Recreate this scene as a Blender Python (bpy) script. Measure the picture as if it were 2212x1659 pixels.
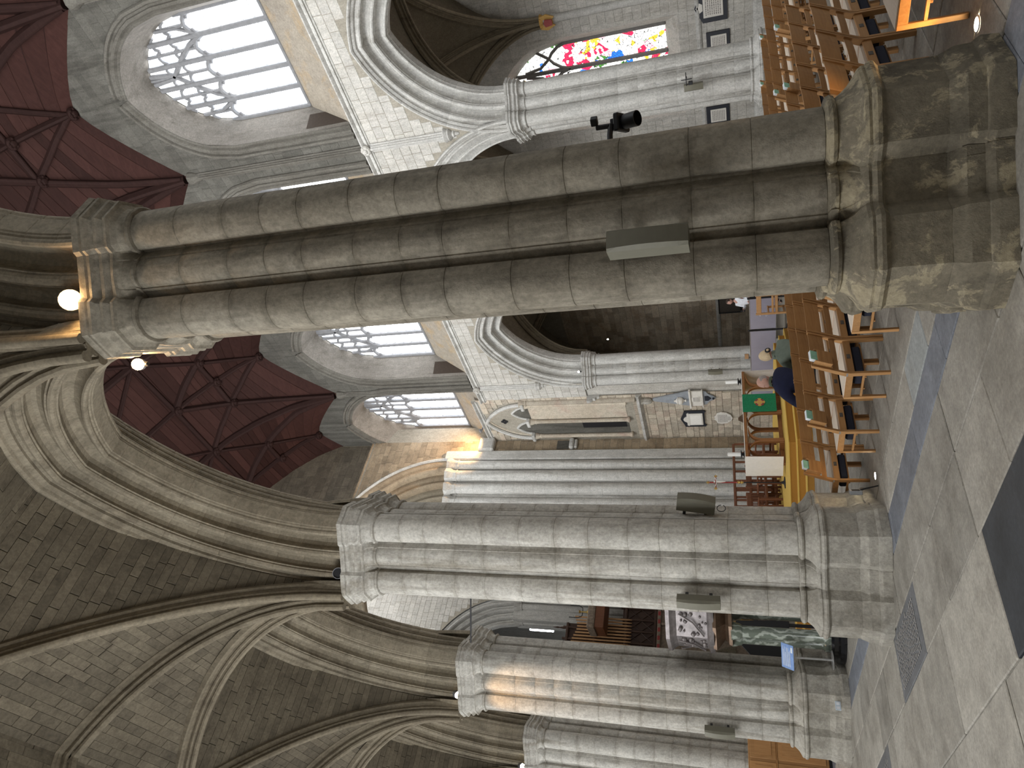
import bpy, bmesh, math, random
import numpy as np
from mathutils import Vector, Matrix
random.seed(7)
PI = math.pi
SC = bpy.context.scene
COL = SC.collection
for o in list(bpy.data.objects):
    bpy.data.objects.remove(o, do_unlink=True)

# ------------------------------------------------------------------ camera
# the photograph lies on its side: image right = down in the place
FPX, YAW, PITCH, ROLL = 1487.87, 0.7274, 0.3171, -0.0445
CAM = Vector((-4.6036, -3.3546, 1.6))
cy_, sy_, cp_, sp_ = math.cos(YAW), math.sin(YAW), math.cos(PITCH), math.sin(PITCH)
FW = Vector((sy_*cp_, cy_*cp_, sp_))
RT = Vector((cy_, -sy_, 0.0))
UP = RT.cross(FW)
RT, UP = math.cos(ROLL)*RT + math.sin(ROLL)*UP, -math.sin(ROLL)*RT + math.cos(ROLL)*UP
cd = bpy.data.cameras.new('camera')
cam = bpy.data.objects.new('camera', cd)
COL.objects.link(cam)
cd.sensor_fit = 'HORIZONTAL'
cd.sensor_width = 36.0
cd.lens = FPX/2212*36.0
cd.clip_start, cd.clip_end = 0.05, 300
mx = Matrix.Identity(4)
for i in range(3):
    mx[i][0], mx[i][1], mx[i][2], mx[i][3] = -UP[i], RT[i], -FW[i], CAM[i]
cam.matrix_world = mx
SC.camera = cam

# ------------------------------------------------------------------ light and exposure
WORLD_STRENGTH = 0.3
GLASS_OPP, GLASS_NEAR, GLASS_WEST, GLASS_CROSS = 3.8, 8.3, 1.0, 8.0
GLASS_AISLE = {-2: 0.3, -1: 0.4, 0: 5.0, 1: 3.2, 2: 3.4, 3: 3.4}   # unseen windows, weak near the west end to keep the nearest pier dim
LAMP_W = 60.0
w = bpy.data.worlds.new('overcast_sky')
SC.world = w
w.use_nodes = True
bg = w.node_tree.nodes['Background']
bg.inputs[0].default_value = (0.80, 0.88, 1.0, 1)
bg.inputs[1].default_value = WORLD_STRENGTH
SC.view_settings.view_transform = 'Standard'
SC.view_settings.look = 'None'
SC.view_settings.gamma = 1.0
SC.view_settings.use_curve_mapping = False
SC.view_settings.exposure = 1.5
try:
    SC.cycles.use_denoising = True
    SC.cycles.max_bounces = 8
    SC.cycles.diffuse_bounces = 6
    SC.cycles.sample_clamp_indirect = 6.0
except Exception:
    pass

# ------------------------------------------------------------------ materials
MATS = {}
def nt_new(name):
    m = bpy.data.materials.new(name)
    m.use_nodes = True
    nt = m.node_tree
    b = nt.nodes['Principled BSDF']
    return m, nt, b
def nd(nt, t, **kw):
    n = nt.nodes.new(t)
    for k, v in kw.items():
        if k.startswith('i_'):
            n.inputs[k[2:]].default_value = v
        else:
            setattr(n, k, v)
    return n
def mixc(nt, fac, a, b, blend='MIX'):
    n = nt.nodes.new('ShaderNodeMix')
    n.data_type = 'RGBA'
    n.blend_type = blend
    for i, v in ((0, fac), (6, a), (7, b)):
        if isinstance(v, (int, float)):
            n.inputs[i].default_value = v
        elif isinstance(v, tuple):
            n.inputs[i].default_value = (*v[:3], 1)
        else:
            nt.links.new(v, n.inputs[i])
    return n.outputs[2]
def ramp(nt, src, stops):
    r = nt.nodes.new('ShaderNodeValToRGB')
    els = r.color_ramp.elements
    while len(els) < len(stops):
        els.new(0.5)
    for e, (p, v) in zip(els, stops):
        e.position = p
        e.color = (v, v, v, 1) if isinstance(v, (int, float)) else (*v, 1)
    nt.links.new(src, r.inputs[0])
    return r.outputs[0]
def noise(nt, scale, detail=4, rough=0.6, vec=None, dist=0.0, mapping=None):
    n = nd(nt, 'ShaderNodeTexNoise')
    n.inputs['Scale'].default_value = scale
    n.inputs['Detail'].default_value = detail
    n.inputs['Roughness'].default_value = rough
    n.inputs['Distortion'].default_value = dist
    if vec is None:
        vec = nd(nt, 'ShaderNodeNewGeometry').outputs['Position']
    if mapping:
        mp = nd(nt, 'ShaderNodeMapping')
        mp.inputs['Scale'].default_value = mapping
        nt.links.new(vec, mp.inputs[0])
        vec = mp.outputs[0]
    nt.links.new(vec, n.inputs['Vector'])
    return n.outputs['Fac']
def bump(nt, b, h, strength=0.3, dist=0.02):
    n = nd(nt, 'ShaderNodeBump')
    n.inputs['Strength'].default_value = strength
    n.inputs['Distance'].default_value = dist
    nt.links.new(h, n.inputs['Height'])
    nt.links.new(n.outputs[0], b.inputs['Normal'])
def stone(name, c1, c2, c3=None, scale=0.7, fine=22, rnd=0.25, bmp=0.35, rough=0.85, streak=True, island=False, patch=None, patchscale=1.6, joint=0.0, mott=0.16):
    """weathered stone: two tones, a third tone for stains, pits, piece to piece variation"""
    m, nt, b = nt_new(name)
    col = mixc(nt, ramp(nt, noise(nt, scale, 5), [(0.35, 0.0), (0.68, 1.0)]), c1, c2)
    if c3:
        s = noise(nt, 1.2, 6, 0.65, mapping=(2.6, 2.6, 0.22) if streak else None, dist=0.4)
        col = mixc(nt, ramp(nt, s, [(0.50, 0.0), (0.70, 0.8)]), col, c3)
    if joint and c3:      # grime gathered along the bed joints
        sp = nd(nt, 'ShaderNodeSeparateXYZ'); nt.links.new(nd(nt, 'ShaderNodeTexCoord').outputs['Generated'], sp.inputs[0])
        u_ = nd(nt, 'ShaderNodeMath', operation='SUBTRACT'); nt.links.new(sp.outputs[2], u_.inputs[0]); u_.inputs[1].default_value = 0.5
        v_ = nd(nt, 'ShaderNodeMath', operation='ABSOLUTE'); nt.links.new(u_.outputs[0], v_.inputs[0])
        w_ = nd(nt, 'ShaderNodeMath', operation='ADD'); nt.links.new(v_.outputs[0], w_.inputs[0]); nt.links.new(noise(nt, 2.6, 5, 0.7), w_.inputs[1])
        col = mixc(nt, ramp(nt, w_.outputs[0], [(0.90, 0.0), (1.10, joint)]), col, c3)
    if patch:
        s = noise(nt, patchscale, 7, 0.72, dist=0.6)
        col = mixc(nt, ramp(nt, s, [(0.515, 0.0), (0.57, 0.8)]), col, patch)
    f = noise(nt, fine, 6, 0.75)
    col = mixc(nt, 1.0, col, ramp(nt, noise(nt, 5.0, 6, 0.7, mapping=(1.6, 1.6, 0.7) if streak else None), [(0.3, 1-mott), (0.7, 1+mott)]), 'MULTIPLY')
    col = mixc(nt, 1.0, col, ramp(nt, f, [(0.28, 0.66), (0.66, 1.14)]), 'MULTIPLY')
    if rnd:
        src = nd(nt, 'ShaderNodeNewGeometry').outputs['Random Per Island'] if island else nd(nt, 'ShaderNodeObjectInfo').outputs['Random']
        col = mixc(nt, 1.0, col, ramp(nt, src, [(0.0, 1.0-rnd), (1.0, 1.0+rnd*0.6)]), 'MULTIPLY')
    nt.links.new(col, b.inputs['Base Color'])
    b.inputs['Roughness'].default_value = rough
    b.inputs['Specular IOR Level'].default_value = 0.25
    bump(nt, b, f, bmp, 0.012)
    MATS[name] = m
    return m
def plain(name, c, rough=0.6, metal=0.0, var=0.12, fine=14, bmp=0.0, spec=0.4, mapping=None):
    m, nt, b = nt_new(name)
    f = noise(nt, fine, 4, mapping=mapping, vec=nd(nt, 'ShaderNodeTexCoord').outputs['Object'])
    col = mixc(nt, 1.0, c, ramp(nt, f, [(0.3, 1-var), (0.7, 1+var)]), 'MULTIPLY')
    nt.links.new(col, b.inputs['Base Color'])
    b.inputs['Roughness'].default_value = rough
    b.inputs['Metallic'].default_value = metal
    b.inputs['Specular IOR Level'].default_value = spec
    if bmp:
        bump(nt, b, f, bmp, 0.006)
    MATS[name] = m
    return m
def wood(name, c1, c2, axis=0, scale=6, rough=0.45, rnd=0.2):
    m, nt, b = nt_new(name)
    mp = [1.0, 1.0, 1.0]
    for i in range(3):
        mp[i] = 0.12 if i == axis else 1.0
    v = nd(nt, 'ShaderNodeTexCoord').outputs['Object']
    f = noise(nt, scale*4, 6, 0.65, vec=v, mapping=tuple(mp), dist=0.8)
    col = mixc(nt, ramp(nt, f, [(0.3, 0.0), (0.72, 1.0)]), c1, c2)
    col = mixc(nt, 1.0, col, ramp(nt, nd(nt, 'ShaderNodeObjectInfo').outputs['Random'], [(0.0, 1-rnd), (1.0, 1+rnd*.5)]), 'MULTIPLY')
    nt.links.new(col, b.inputs['Base Color'])
    b.inputs['Roughness'].default_value = rough
    b.inputs['Specular IOR Level'].default_value = 0.08 if 'roof' in name else 0.4
    bump(nt, b, f, 0.12, 0.004)
    MATS[name] = m
    return m
def emit(name, c, s):
    m = bpy.data.materials.new(name)
    m.use_nodes = True
    nt = m.node_tree
    nt.nodes.remove(nt.nodes['Principled BSDF'])
    e = nd(nt, 'ShaderNodeEmission')
    e.inputs[0].default_value = (*c, 1)
    e.inputs[1].default_value = s
    nt.links.new(e.outputs[0], nt.nodes['Material Output'].inputs[0])
    MATS[name] = m
    return m

stone('pier', (0.485, 0.465, 0.418), (0.395, 0.374, 0.328), (0.185, 0.162, 0.122), rnd=0.06, bmp=0.6, joint=0.30, mott=0.2)
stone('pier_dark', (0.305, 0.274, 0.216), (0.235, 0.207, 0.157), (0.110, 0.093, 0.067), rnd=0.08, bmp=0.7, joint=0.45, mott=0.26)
stone('pier_base', (0.270, 0.235, 0.170), (0.170, 0.148, 0.108), (0.070, 0.062, 0.050), rnd=0.10, bmp=0.9, streak=False, patch=(0.46, 0.395, 0.265), patchscale=4.2)
stone('pier_base_grey', (0.440, 0.415, 0.360), (0.350, 0.325, 0.275), (0.200, 0.178, 0.140), rnd=0.08, bmp=0.9, streak=False, mott=0.22)
stone('pier_pale', (0.54, 0.53, 0.50), (0.475, 0.462, 0.43), (0.31, 0.295, 0.262), rnd=0.08)
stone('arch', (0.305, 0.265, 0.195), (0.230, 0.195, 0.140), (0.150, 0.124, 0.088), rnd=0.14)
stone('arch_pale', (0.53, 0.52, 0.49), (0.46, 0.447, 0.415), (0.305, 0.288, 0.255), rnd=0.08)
stone('ashlar', (0.52, 0.50, 0.46), (0.46, 0.44, 0.395), (0.37, 0.34, 0.295), rnd=0.09)
stone('ashlar_joined', (0.52, 0.50, 0.46), (0.46, 0.44, 0.395), (0.37, 0.34, 0.295), rnd=0.12, island=True)
stone('ashlar_warm', (0.50, 0.445, 0.36), (0.44, 0.375, 0.29), (0.42, 0.30, 0.24), rnd=0.26, streak=False)
stone('sill_stone', (0.345, 0.300, 0.235), (0.300, 0.262, 0.212), (0.40, 0.27, 0.13), rnd=0.05, streak=False)  # orange tone mixes sandstone colour with floodlight warmth painted in
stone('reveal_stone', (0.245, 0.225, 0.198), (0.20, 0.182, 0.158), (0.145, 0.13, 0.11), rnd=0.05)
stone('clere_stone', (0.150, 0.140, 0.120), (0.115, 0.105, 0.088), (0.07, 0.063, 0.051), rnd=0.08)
stone('ashlar_warm_joined', (0.49, 0.42, 0.325), (0.42, 0.34, 0.25), (0.30, 0.21, 0.14), rnd=0.28, streak=False, island=True)
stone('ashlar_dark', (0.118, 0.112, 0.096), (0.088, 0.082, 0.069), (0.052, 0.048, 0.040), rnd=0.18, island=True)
stone('tower_stone', (0.36, 0.285, 0.195), (0.30, 0.232, 0.155), (0.20, 0.152, 0.102), rnd=0.25, streak=False)
stone('tower_stone_joined', (0.36, 0.285, 0.195), (0.30, 0.232, 0.155), (0.20, 0.152, 0.102), rnd=0.25, streak=False, island=True)
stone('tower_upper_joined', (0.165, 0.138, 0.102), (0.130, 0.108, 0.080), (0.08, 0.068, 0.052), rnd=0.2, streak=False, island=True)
stone('mortar', (0.34, 0.31, 0.255), (0.29, 0.265, 0.215), rnd=0.0)
stone('web_mortar', (0.175, 0.150, 0.108), (0.145, 0.122, 0.088), rnd=0.0)
stone('web', (0.150, 0.126, 0.088), (0.115, 0.095, 0.066), (0.080, 0.065, 0.045), rnd=0.24)
stone('web_joined', (0.150, 0.126, 0.088), (0.115, 0.095, 0.066), (0.080, 0.065, 0.045), rnd=0.24, island=True)
stone('rib', (0.235, 0.200, 0.142), (0.180, 0.150, 0.105), (0.115, 0.093, 0.064), rnd=0.12)
stone('flag', (0.385, 0.360, 0.312), (0.310, 0.286, 0.243), (0.195, 0.175, 0.145), mott=0.22, scale=1.3, fine=30, rnd=0.22, bmp=0.3, rough=0.55, streak=False)
stone('flag_blue', (0.225, 0.238, 0.265), (0.170, 0.180, 0.205), (0.125, 0.130, 0.142), scale=1.5, rnd=0.2, bmp=0.2, rough=0.5, streak=False)
stone('flag_dark', (0.040, 0.044, 0.052), (0.055, 0.058, 0.064), (0.028, 0.029, 0.032), scale=1.5, rnd=0.1, bmp=0.15, rough=0.45, streak=False)
stone('flag_pale', (0.42, 0.44, 0.43), (0.36, 0.375, 0.36), (0.27, 0.27, 0.25), scale=1.5, rnd=0.15, bmp=0.2, rough=0.5, streak=False)
stone('flag_letter', (0.17, 0.172, 0.178), (0.135, 0.137, 0.142), (0.10, 0.10, 0.10), scale=1.5, rnd=0.1, bmp=0.3, rough=0.5, streak=False)
wood('oak', (0.50, 0.275, 0.112), (0.37, 0.185, 0.068), axis=2, rnd=0.18)
wood('oak_flat', (0.47, 0.255, 0.102), (0.35, 0.172, 0.062), axis=0, rnd=0.18)
wood('oak_altar', (0.36, 0.165, 0.060), (0.25, 0.105, 0.038), axis=2, rnd=0.1)
wood('dark_wood', (0.075, 0.040, 0.026), (0.045, 0.022, 0.015), axis=2, rnd=0.15)
wood('choir_wood', (0.21, 0.085, 0.042), (0.135, 0.052, 0.026), axis=2, rnd=0.2)
wood('roof_board', (0.047, 0.0205, 0.0165), (0.030, 0.0130, 0.0105), axis=1, scale=3, rough=0.7, rnd=0.35)
wood('roof_rib', (0.033, 0.0165, 0.0140), (0.021, 0.0105, 0.0090), axis=1, scale=3, rough=0.7, rnd=0.1)
plain('hassock', (0.018, 0.020, 0.034), 0.9)
plain('booklet_green', (0.30, 0.58, 0.44), 0.6)
plain('paper', (0.72, 0.76, 0.78), 0.7)
plain('steel', (0.55, 0.55, 0.55), 0.35, 0.9)
plain('speaker_grey', (0.150, 0.142, 0.105), 0.6, var=0.05)
plain('black', (0.012, 0.012, 0.014), 0.45, var=0.05)
plain('black_gloss', (0.008, 0.008, 0.009), 0.12, var=0.05)
plain('lead_grey', (0.30, 0.31, 0.32), 0.6)
plain('tracery', (0.20, 0.20, 0.205), 0.8, fine=8)
plain('recess_shade', (0.05, 0.036, 0.026), 0.9)
plain('tracery_dark', (0.16, 0.15, 0.14), 0.8, fine=8)
plain('linen', (0.80, 0.77, 0.72), 0.85, var=0.04)
plain('green_cloth', (0.012, 0.215, 0.095), 0.8, var=0.35, fine=60)
plain('gold', (0.62, 0.42, 0.13), 0.35, 0.8)
plain('gold_flat', (0.60, 0.36, 0.10), 0.6)
plain('red_enamel', (0.32, 0.045, 0.04), 0.5)
plain('blue_enamel', (0.08, 0.09, 0.28), 0.5)
plain('wax', (0.85, 0.84, 0.80), 0.5, var=0.02)
plain('carpet_gold', (0.62, 0.41, 0.09), 0.95, fine=80, bmp=0.3)
plain('carpet_brown', (0.36, 0.175, 0.03), 0.95, fine=80, bmp=0.3)
plain('banner_grey', (0.285, 0.268, 0.325), 0.85, var=0.06, fine=3)
plain('banner_mark', (0.55, 0.55, 0.62), 0.8)
plain('white_marble', (0.66, 0.63, 0.575), 0.45, var=0.06)
plain('grey_marble', (0.27, 0.29, 0.315), 0.4, var=0.18, fine=6)
plain('black_marble', (0.022, 0.024, 0.032), 0.35)
plain('letter', (0.25, 0.23, 0.21), 0.8)
plain('letter_pale', (0.38, 0.36, 0.33), 0.8)
plain('skin', (0.56, 0.325, 0.255), 0.55, var=0.08)
plain('hair_blond', (0.62, 0.48, 0.30), 0.5, var=0.3, fine=40, mapping=(6, 6, 0.6))
plain('hair_grey', (0.33, 0.29, 0.27), 0.7, var=0.2, fine=60)
plain('hair_dark', (0.05, 0.03, 0.02), 0.6)
plain('navy', (0.008, 0.011, 0.038), 0.9, var=0.15)
plain('olive', (0.075, 0.090, 0.055), 0.9)
plain('jacket_green', (0.135, 0.165, 0.130), 0.75, var=0.1)
plain('trousers', (0.03, 0.032, 0.04), 0.9)
plain('white_cloth', (0.75, 0.76, 0.79), 0.8)
plain('brass_pipe', (0.42, 0.245, 0.12), 0.4, 0.5, var=0.1)
plain('pulpit_metal', (0.26, 0.235, 0.23), 0.45, 0.6, var=0.3, fine=9, bmp=0.3)
plain('pulpit_bronze', (0.13, 0.085, 0.055), 0.4, 0.6, var=0.3, fine=9)
plain('screen_stone', (0.26, 0.205, 0.155), 0.85, var=0.3, fine=9, bmp=0.5)
plain('lectern_blue', (0.22, 0.34, 0.62), 0.5)
plain('socket_plate', (0.55, 0.62, 0.68), 0.4)
plain('terracotta', (0.42, 0.235, 0.11), 0.8)
plain('picture_dark', (0.10, 0.085, 0.07), 0.6, var=0.5, fine=30)
# rush seat: woven cord
m, nt, b = nt_new('rush')
v = nd(nt, 'ShaderNodeTexCoord').outputs['Object']
wv = nd(nt, 'ShaderNodeTexWave'); wv.inputs['Scale'].default_value = 26; wv.inputs['Distortion'].default_value = 1.5; nt.links.new(v, wv.inputs[0])
nt.links.new(mixc(nt, wv.outputs['Fac'], (0.60, 0.49, 0.37), (0.82, 0.73, 0.62)), b.inputs['Base Color'])
b.inputs['Roughness'].default_value = 0.8
bump(nt, b, wv.outputs['Fac'], 0.5, 0.006)
MATS['rush'] = m
# veined green marble of the pulpit columns
m, nt, b = nt_new('green_marble')
wv = nd(nt, 'ShaderNodeTexWave'); wv.inputs['Scale'].default_value = 3.0; wv.inputs['Distortion'].default_value = 9; wv.inputs['Detail'].default_value = 4; wv.inputs['Detail Scale'].default_value = 1.2
nt.links.new(nd(nt, 'ShaderNodeTexCoord').outputs['Object'], wv.inputs[0])
nt.links.new(mixc(nt, ramp(nt, wv.outputs['Fac'], [(0.55, 0.0), (0.95, 1.0)]), (0.130, 0.150, 0.120), (0.33, 0.36, 0.31)), b.inputs['Base Color'])
b.inputs['Roughness'].default_value = 0.2
MATS['green_marble'] = m

def glass_mat(name, strength, tint=(0.90, 0.95, 1.0), leads=True, sc=7.0):
    """leaded clear glass with daylight behind it: diamond lead lines, faint blue patches"""
    m = bpy.data.materials.new(name)
    m.use_nodes = True
    nt = m.node_tree
    nt.nodes.remove(nt.nodes['Principled BSDF'])
    e = nd(nt, 'ShaderNodeEmission')
    pos = nd(nt, 'ShaderNodeNewGeometry').outputs['Position']
    n = noise(nt, 1.6, 3)
    col = mixc(nt, ramp(nt, n, [(0.45, 0.0), (0.75, 1.0)]), (0.97, 0.98, 1.0), (0.74, 0.86, 1.0)) if leads else mixc(nt, 0.0, (0.96, 0.98, 1.0), (1, 1, 1))
    if leads:
        sp = nd(nt, 'ShaderNodeSeparateXYZ'); nt.links.new(pos, sp.inputs[0])
        fac = None
        for sgn in (1, -1):
            a = nd(nt, 'ShaderNodeMath', operation='MULTIPLY_ADD'); nt.links.new(sp.outputs[1], a.inputs[0]); a.inputs[1].default_value = sgn*1.35; nt.links.new(sp.outputs[2], a.inputs[2])
            s = nd(nt, 'ShaderNodeMath', operation='MULTIPLY'); nt.links.new(a.outputs[0], s.inputs[0]); s.inputs[1].default_value = sc
            f = nd(nt, 'ShaderNodeMath', operation='FRACT'); nt.links.new(s.outputs[0], f.inputs[0])
            g = nd(nt, 'ShaderNodeMath', operation='LESS_THAN'); nt.links.new(f.outputs[0], g.inputs[0]); g.inputs[1].default_value = 0.13
            if fac is None:
                fac = g.outputs[0]
            else:
                mxn = nd(nt, 'ShaderNodeMath', operation='MAXIMUM'); nt.links.new(fac, mxn.inputs[0]); nt.links.new(g.outputs[0], mxn.inputs[1]); fac = mxn.outputs[0]
        col = mixc(nt, fac, col, (0.07, 0.08, 0.10))
    nt.links.new(col, e.inputs[0])
    e.inputs[1].default_value = strength
    nt.links.new(e.outputs[0], nt.nodes['Material Output'].inputs[0])
    MATS[name] = m
glass_mat('glass_opp', GLASS_OPP)
glass_mat('glass_near', GLASS_NEAR, leads=False)
for k_, s_ in GLASS_AISLE.items(): glass_mat('glass_aisle_%d' % k_, s_, leads=False); glass_mat('glass_aisle_head_%d' % k_, s_*.2, leads=False)
glass_mat('glass_west', GLASS_WEST, leads=False)
glass_mat('glass_cross', GLASS_CROSS, leads=False)
# stained glass: lead cells of strong colour
m = bpy.data.materials.new('stained_glass'); m.use_nodes = True; nt = m.node_tree
nt.nodes.remove(nt.nodes['Principled BSDF'])
e = nd(nt, 'ShaderNodeEmission')
pos = nd(nt, 'ShaderNodeNewGeometry').outputs['Position']
mp = nd(nt, 'ShaderNodeMapping'); mp.inputs['Scale'].default_value = (1, 1.35, 1.0); nt.links.new(pos, mp.inputs[0])
vo = nd(nt, 'ShaderNodeTexVoronoi'); vo.inputs['Scale'].default_value = 3.0; nt.links.new(mp.outputs[0], vo.inputs[0])
sep = nd(nt, 'ShaderNodeSeparateColor'); nt.links.new(vo.outputs['Color'], sep.inputs[0])
cr = nd(nt, 'ShaderNodeValToRGB'); cr.color_ramp.interpolation = 'CONSTANT'
els = cr.color_ramp.elements
pal = [(0, (1, 1, .95)), (.28, (.70, .02, .07)), (.44, (1, .97, .9)), (.60, (.02, .13, .62)), (.68, (.92, .50, .04)), (.80, (.05, .17, .03)), (.88, (.95, .45, .55)), (.92, (1, 1, 1))]
while len(els) < len(pal): els.new(0.5)
for el, (p_, c_) in zip(els, pal): el.position = p_; el.color = (*c_, 1)
nt.links.new(sep.outputs[0], cr.inputs[0])
vo2 = nd(nt, 'ShaderNodeTexVoronoi'); vo2.inputs['Scale'].default_value = 10.0; nt.links.new(pos, vo2.inputs[0])
sep2 = nd(nt, 'ShaderNodeSeparateColor'); nt.links.new(vo2.outputs['Color'], sep2.inputs[0])
body = mixc(nt, ramp(nt, sep2.outputs[1], [(0.66, 0.0), (0.68, 1.0)]), cr.outputs[0], (1, 1, .96))
vd = nd(nt, 'ShaderNodeTexVoronoi'); vd.feature = 'DISTANCE_TO_EDGE'; vd.inputs['Scale'].default_value = 10.0; nt.links.new(pos, vd.inputs[0])
nt.links.new(mixc(nt, ramp(nt, vd.outputs['Distance'], [(0.03, 0.0), (0.07, 1.0)]), (0.02, 0.02, 0.02), body), e.inputs[0])
e.inputs[1].default_value = 1.0
nt.links.new(e.outputs[0], nt.nodes['Material Output'].inputs[0])
MATS['stained_glass'] = m
emit('lamp_warm', (1.0, 0.62, 0.28), 90.0)
emit('lamp_white', (1.0, 0.86, 0.62), 40.0)
emit('strip_light', (0.85, 0.92, 1.0), 12.0)

# ------------------------------------------------------------------ mesh helpers
def sharpen(me, ang=math.radians(32)):
    bm = bmesh.new(); bm.from_mesh(me)
    bmesh.ops.recalc_face_normals(bm, faces=bm.faces[:])
    for f in bm.faces: f.smooth = True
    for ed in bm.edges:
        if len(ed.link_faces) == 2:
            ed.smooth = ed.calc_face_angle(0) < ang
        else:
            ed.smooth = False
    bm.to_mesh(me); bm.free()
class MB:
    def __init__(s): s.v = []; s.f = []
    def add(s, vs, fs):
        n = len(s.v); s.v += [tuple(x) for x in vs]; s.f += [tuple(i+n for i in f) for f in fs]; return s
    def box(s, x0, x1, y0, y1, z0, z1, m=None):
        vs = [Vector((x, y, z)) for x in (x0, x1) for y in (y0, y1) for z in (z0, z1)]
        if m: vs = [m @ q for q in vs]
        return s.add(vs, [(0, 1, 3, 2), (4, 6, 7, 5), (0, 4, 5, 1), (2, 3, 7, 6), (0, 2, 6, 4), (1, 5, 7, 3)])
    def cbox(s, x0, x1, y0, y1, z0, z1, c=0.01, m=None):
        """box with chamfered edges"""
        if min(x1-x0, y1-y0, z1-z0) < 2.2*c: return s.box(x0, x1, y0, y1, z0, z1, m)
        bm = bmesh.new(); bmesh.ops.create_cube(bm, size=1)
        for q in bm.verts: q.co = Vector(((x0+x1)/2+q.co.x*(x1-x0), (y0+y1)/2+q.co.y*(y1-y0), (z0+z1)/2+q.co.z*(z1-z0)))
        bmesh.ops.bevel(bm, geom=bm.edges[:], offset=c, segments=1, affect='EDGES')
        bm.verts.index_update()
        vs = [q.co.copy() for q in bm.verts]
        if m: vs = [m @ q for q in vs]
        s.add(vs, [tuple(q.index for q in f.verts) for f in bm.faces]); bm.free(); return s
    def loft(s, rings, closed=True, cap0=True, cap1=True):
        n = len(rings[0]); b0 = len(s.v)
        for r in rings: s.v += [tuple(q) for q in r]
        for i in range(len(rings)-1):
            for j in range(n if closed else n-1):
                a = b0+i*n+j; c = b0+i*n+(j+1) % n
                s.f.append((a, c, c+n, a+n))
        if closed and cap0: s.f.append(tuple(b0+j for j in range(n))[::-1])
        if closed and cap1: s.f.append(tuple(b0+(len(rings)-1)*n+j for j in range(n)))
        return s
    def lathe(s, prof, n=16, c=(0, 0, 0), m=None, cap=True):
        rings = []
        for r, z in prof:
            ring = [Vector((c[0]+r*math.cos(2*PI*k/n), c[1]+r*math.sin(2*PI*k/n), c[2]+z)) for k in range(n)]
            if m: ring = [m @ q for q in ring]
            rings.append(ring)
        return s.loft(rings, True, cap, cap)
    def tube(s, pts, r, n=8, cap=True):
        pts = [Vector(p) for p in pts]; rings = []; up = None
        for i, p in enumerate(pts):
            d = (pts[min(i+1, len(pts)-1)]-pts[max(i-1, 0)]).normalized()
            if up is None:
                up = Vector((0, 0, 1)) if abs(d.z) < .9 else Vector((1, 0, 0))
            u = d.cross(up).normalized(); up = u.cross(d).normalized()
            rr = r[i] if isinstance(r, (list, tuple)) else r
            rings.append([p+u*(rr*math.cos(2*PI*k/n))+up*(rr*math.sin(2*PI*k/n)) for k in range(n)])
        return s.loft(rings, True, cap, cap)
    def prism(s, poly, z0, z1, m=None, c=0.0):
        def ring(z, k=0.0):
            if not k: return [Vector((x, y, z)) for x, y in poly]
            cx = sum(p[0] for p in poly)/len(poly); cy = sum(p[1] for p in poly)/len(poly)
            out = []
            for x, y in poly:
                d = Vector((cx-x, cy-y)); d = d.normalized()*k if d.length > k else d*0
                out.append(Vector((x+d.x, y+d.y, z)))
            return out
        rings = [ring(z0), ring(z1)] if not c else [ring(z0), ring(z1-c), ring(z1, c*1.4)]
        if m: rings = [[m @ q for q in r] for r in rings]
        return s.loft(rings)
    def grid(s, P):
        n = len(P[0]); b0 = len(s.v)
        for r in P: s.v += [tuple(q) for q in r]
        for i in range(len(P)-1):
            for j in range(n-1):
                a = b0+i*n+j; s.f.append((a, a+1, a+1+n, a+n))
        return s
    def mesh(s, name, smooth=True, ang=math.radians(32)):
        me = bpy.data.meshes.new(name); me.from_pydata(s.v, [], s.f)
        if smooth: sharpen(me, ang)
        else:
            bm = bmesh.new(); bm.from_mesh(me); bmesh.ops.recalc_face_normals(bm, faces=bm.faces[:]); bm.to_mesh(me); bm.free()
        return me
    def build(s, name, mat, parent=None, smooth=True, loc=None):
        return link(name, s.mesh(name, smooth), mat, parent, loc)
def link(name, me, mat=None, parent=None, loc=None, rot=None, scale=None):
    o = bpy.data.objects.new(name, me); COL.objects.link(o)
    if mat and me is not None and not me.materials: me.materials.append(MATS[mat])
    if parent: o.parent = parent
    if loc is not None: o.location = loc
    if rot is not None: o.rotation_euler = rot
    if scale is not None: o.scale = scale
    return o
def empty(name, loc=(0, 0, 0), rz=0.0):
    o = bpy.data.objects.new(name, None); COL.objects.link(o)
    o.location = loc; o.rotation_euler = (0, 0, rz); o.empty_display_size = 0.2
    return o
def tag(o, label, cat, group=None):
    o['label'] = label; o['category'] = cat
    if group: o['group'] = group
    return o
def struct(name, label=None, loc=(0, 0, 0)):
    o = empty(name, loc); o['kind'] = 'structure'
    if label: o['label'] = label
    return o
def stuff(o): o['kind'] = 'stuff'; return o
def copy_tree(o, parent=None):
    c = o.copy(); COL.objects.link(c)
    if parent: c.parent = parent; c.matrix_parent_inverse = o.matrix_parent_inverse.copy()
    for ch in o.children: copy_tree(ch, c)
    return c
def atp(x, y, X=None, Y=None, Z=None):
    """photo pixel -> point on a known plane of the place"""
    d = FW - UP*((x-1106)/FPX) - RT*((y-829.5)/FPX)
    if X is not None: t = (X-CAM.x)/d.x
    elif Y is not None: t = (Y-CAM.y)/d.y
    else: t = (Z-CAM.z)/d.z
    return CAM+d*t
ORD = ['first', 'second', 'third', 'fourth', 'fifth', 'sixth', 'seventh', 'eighth', 'ninth', 'tenth', 'eleventh', 'twelfth']

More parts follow.
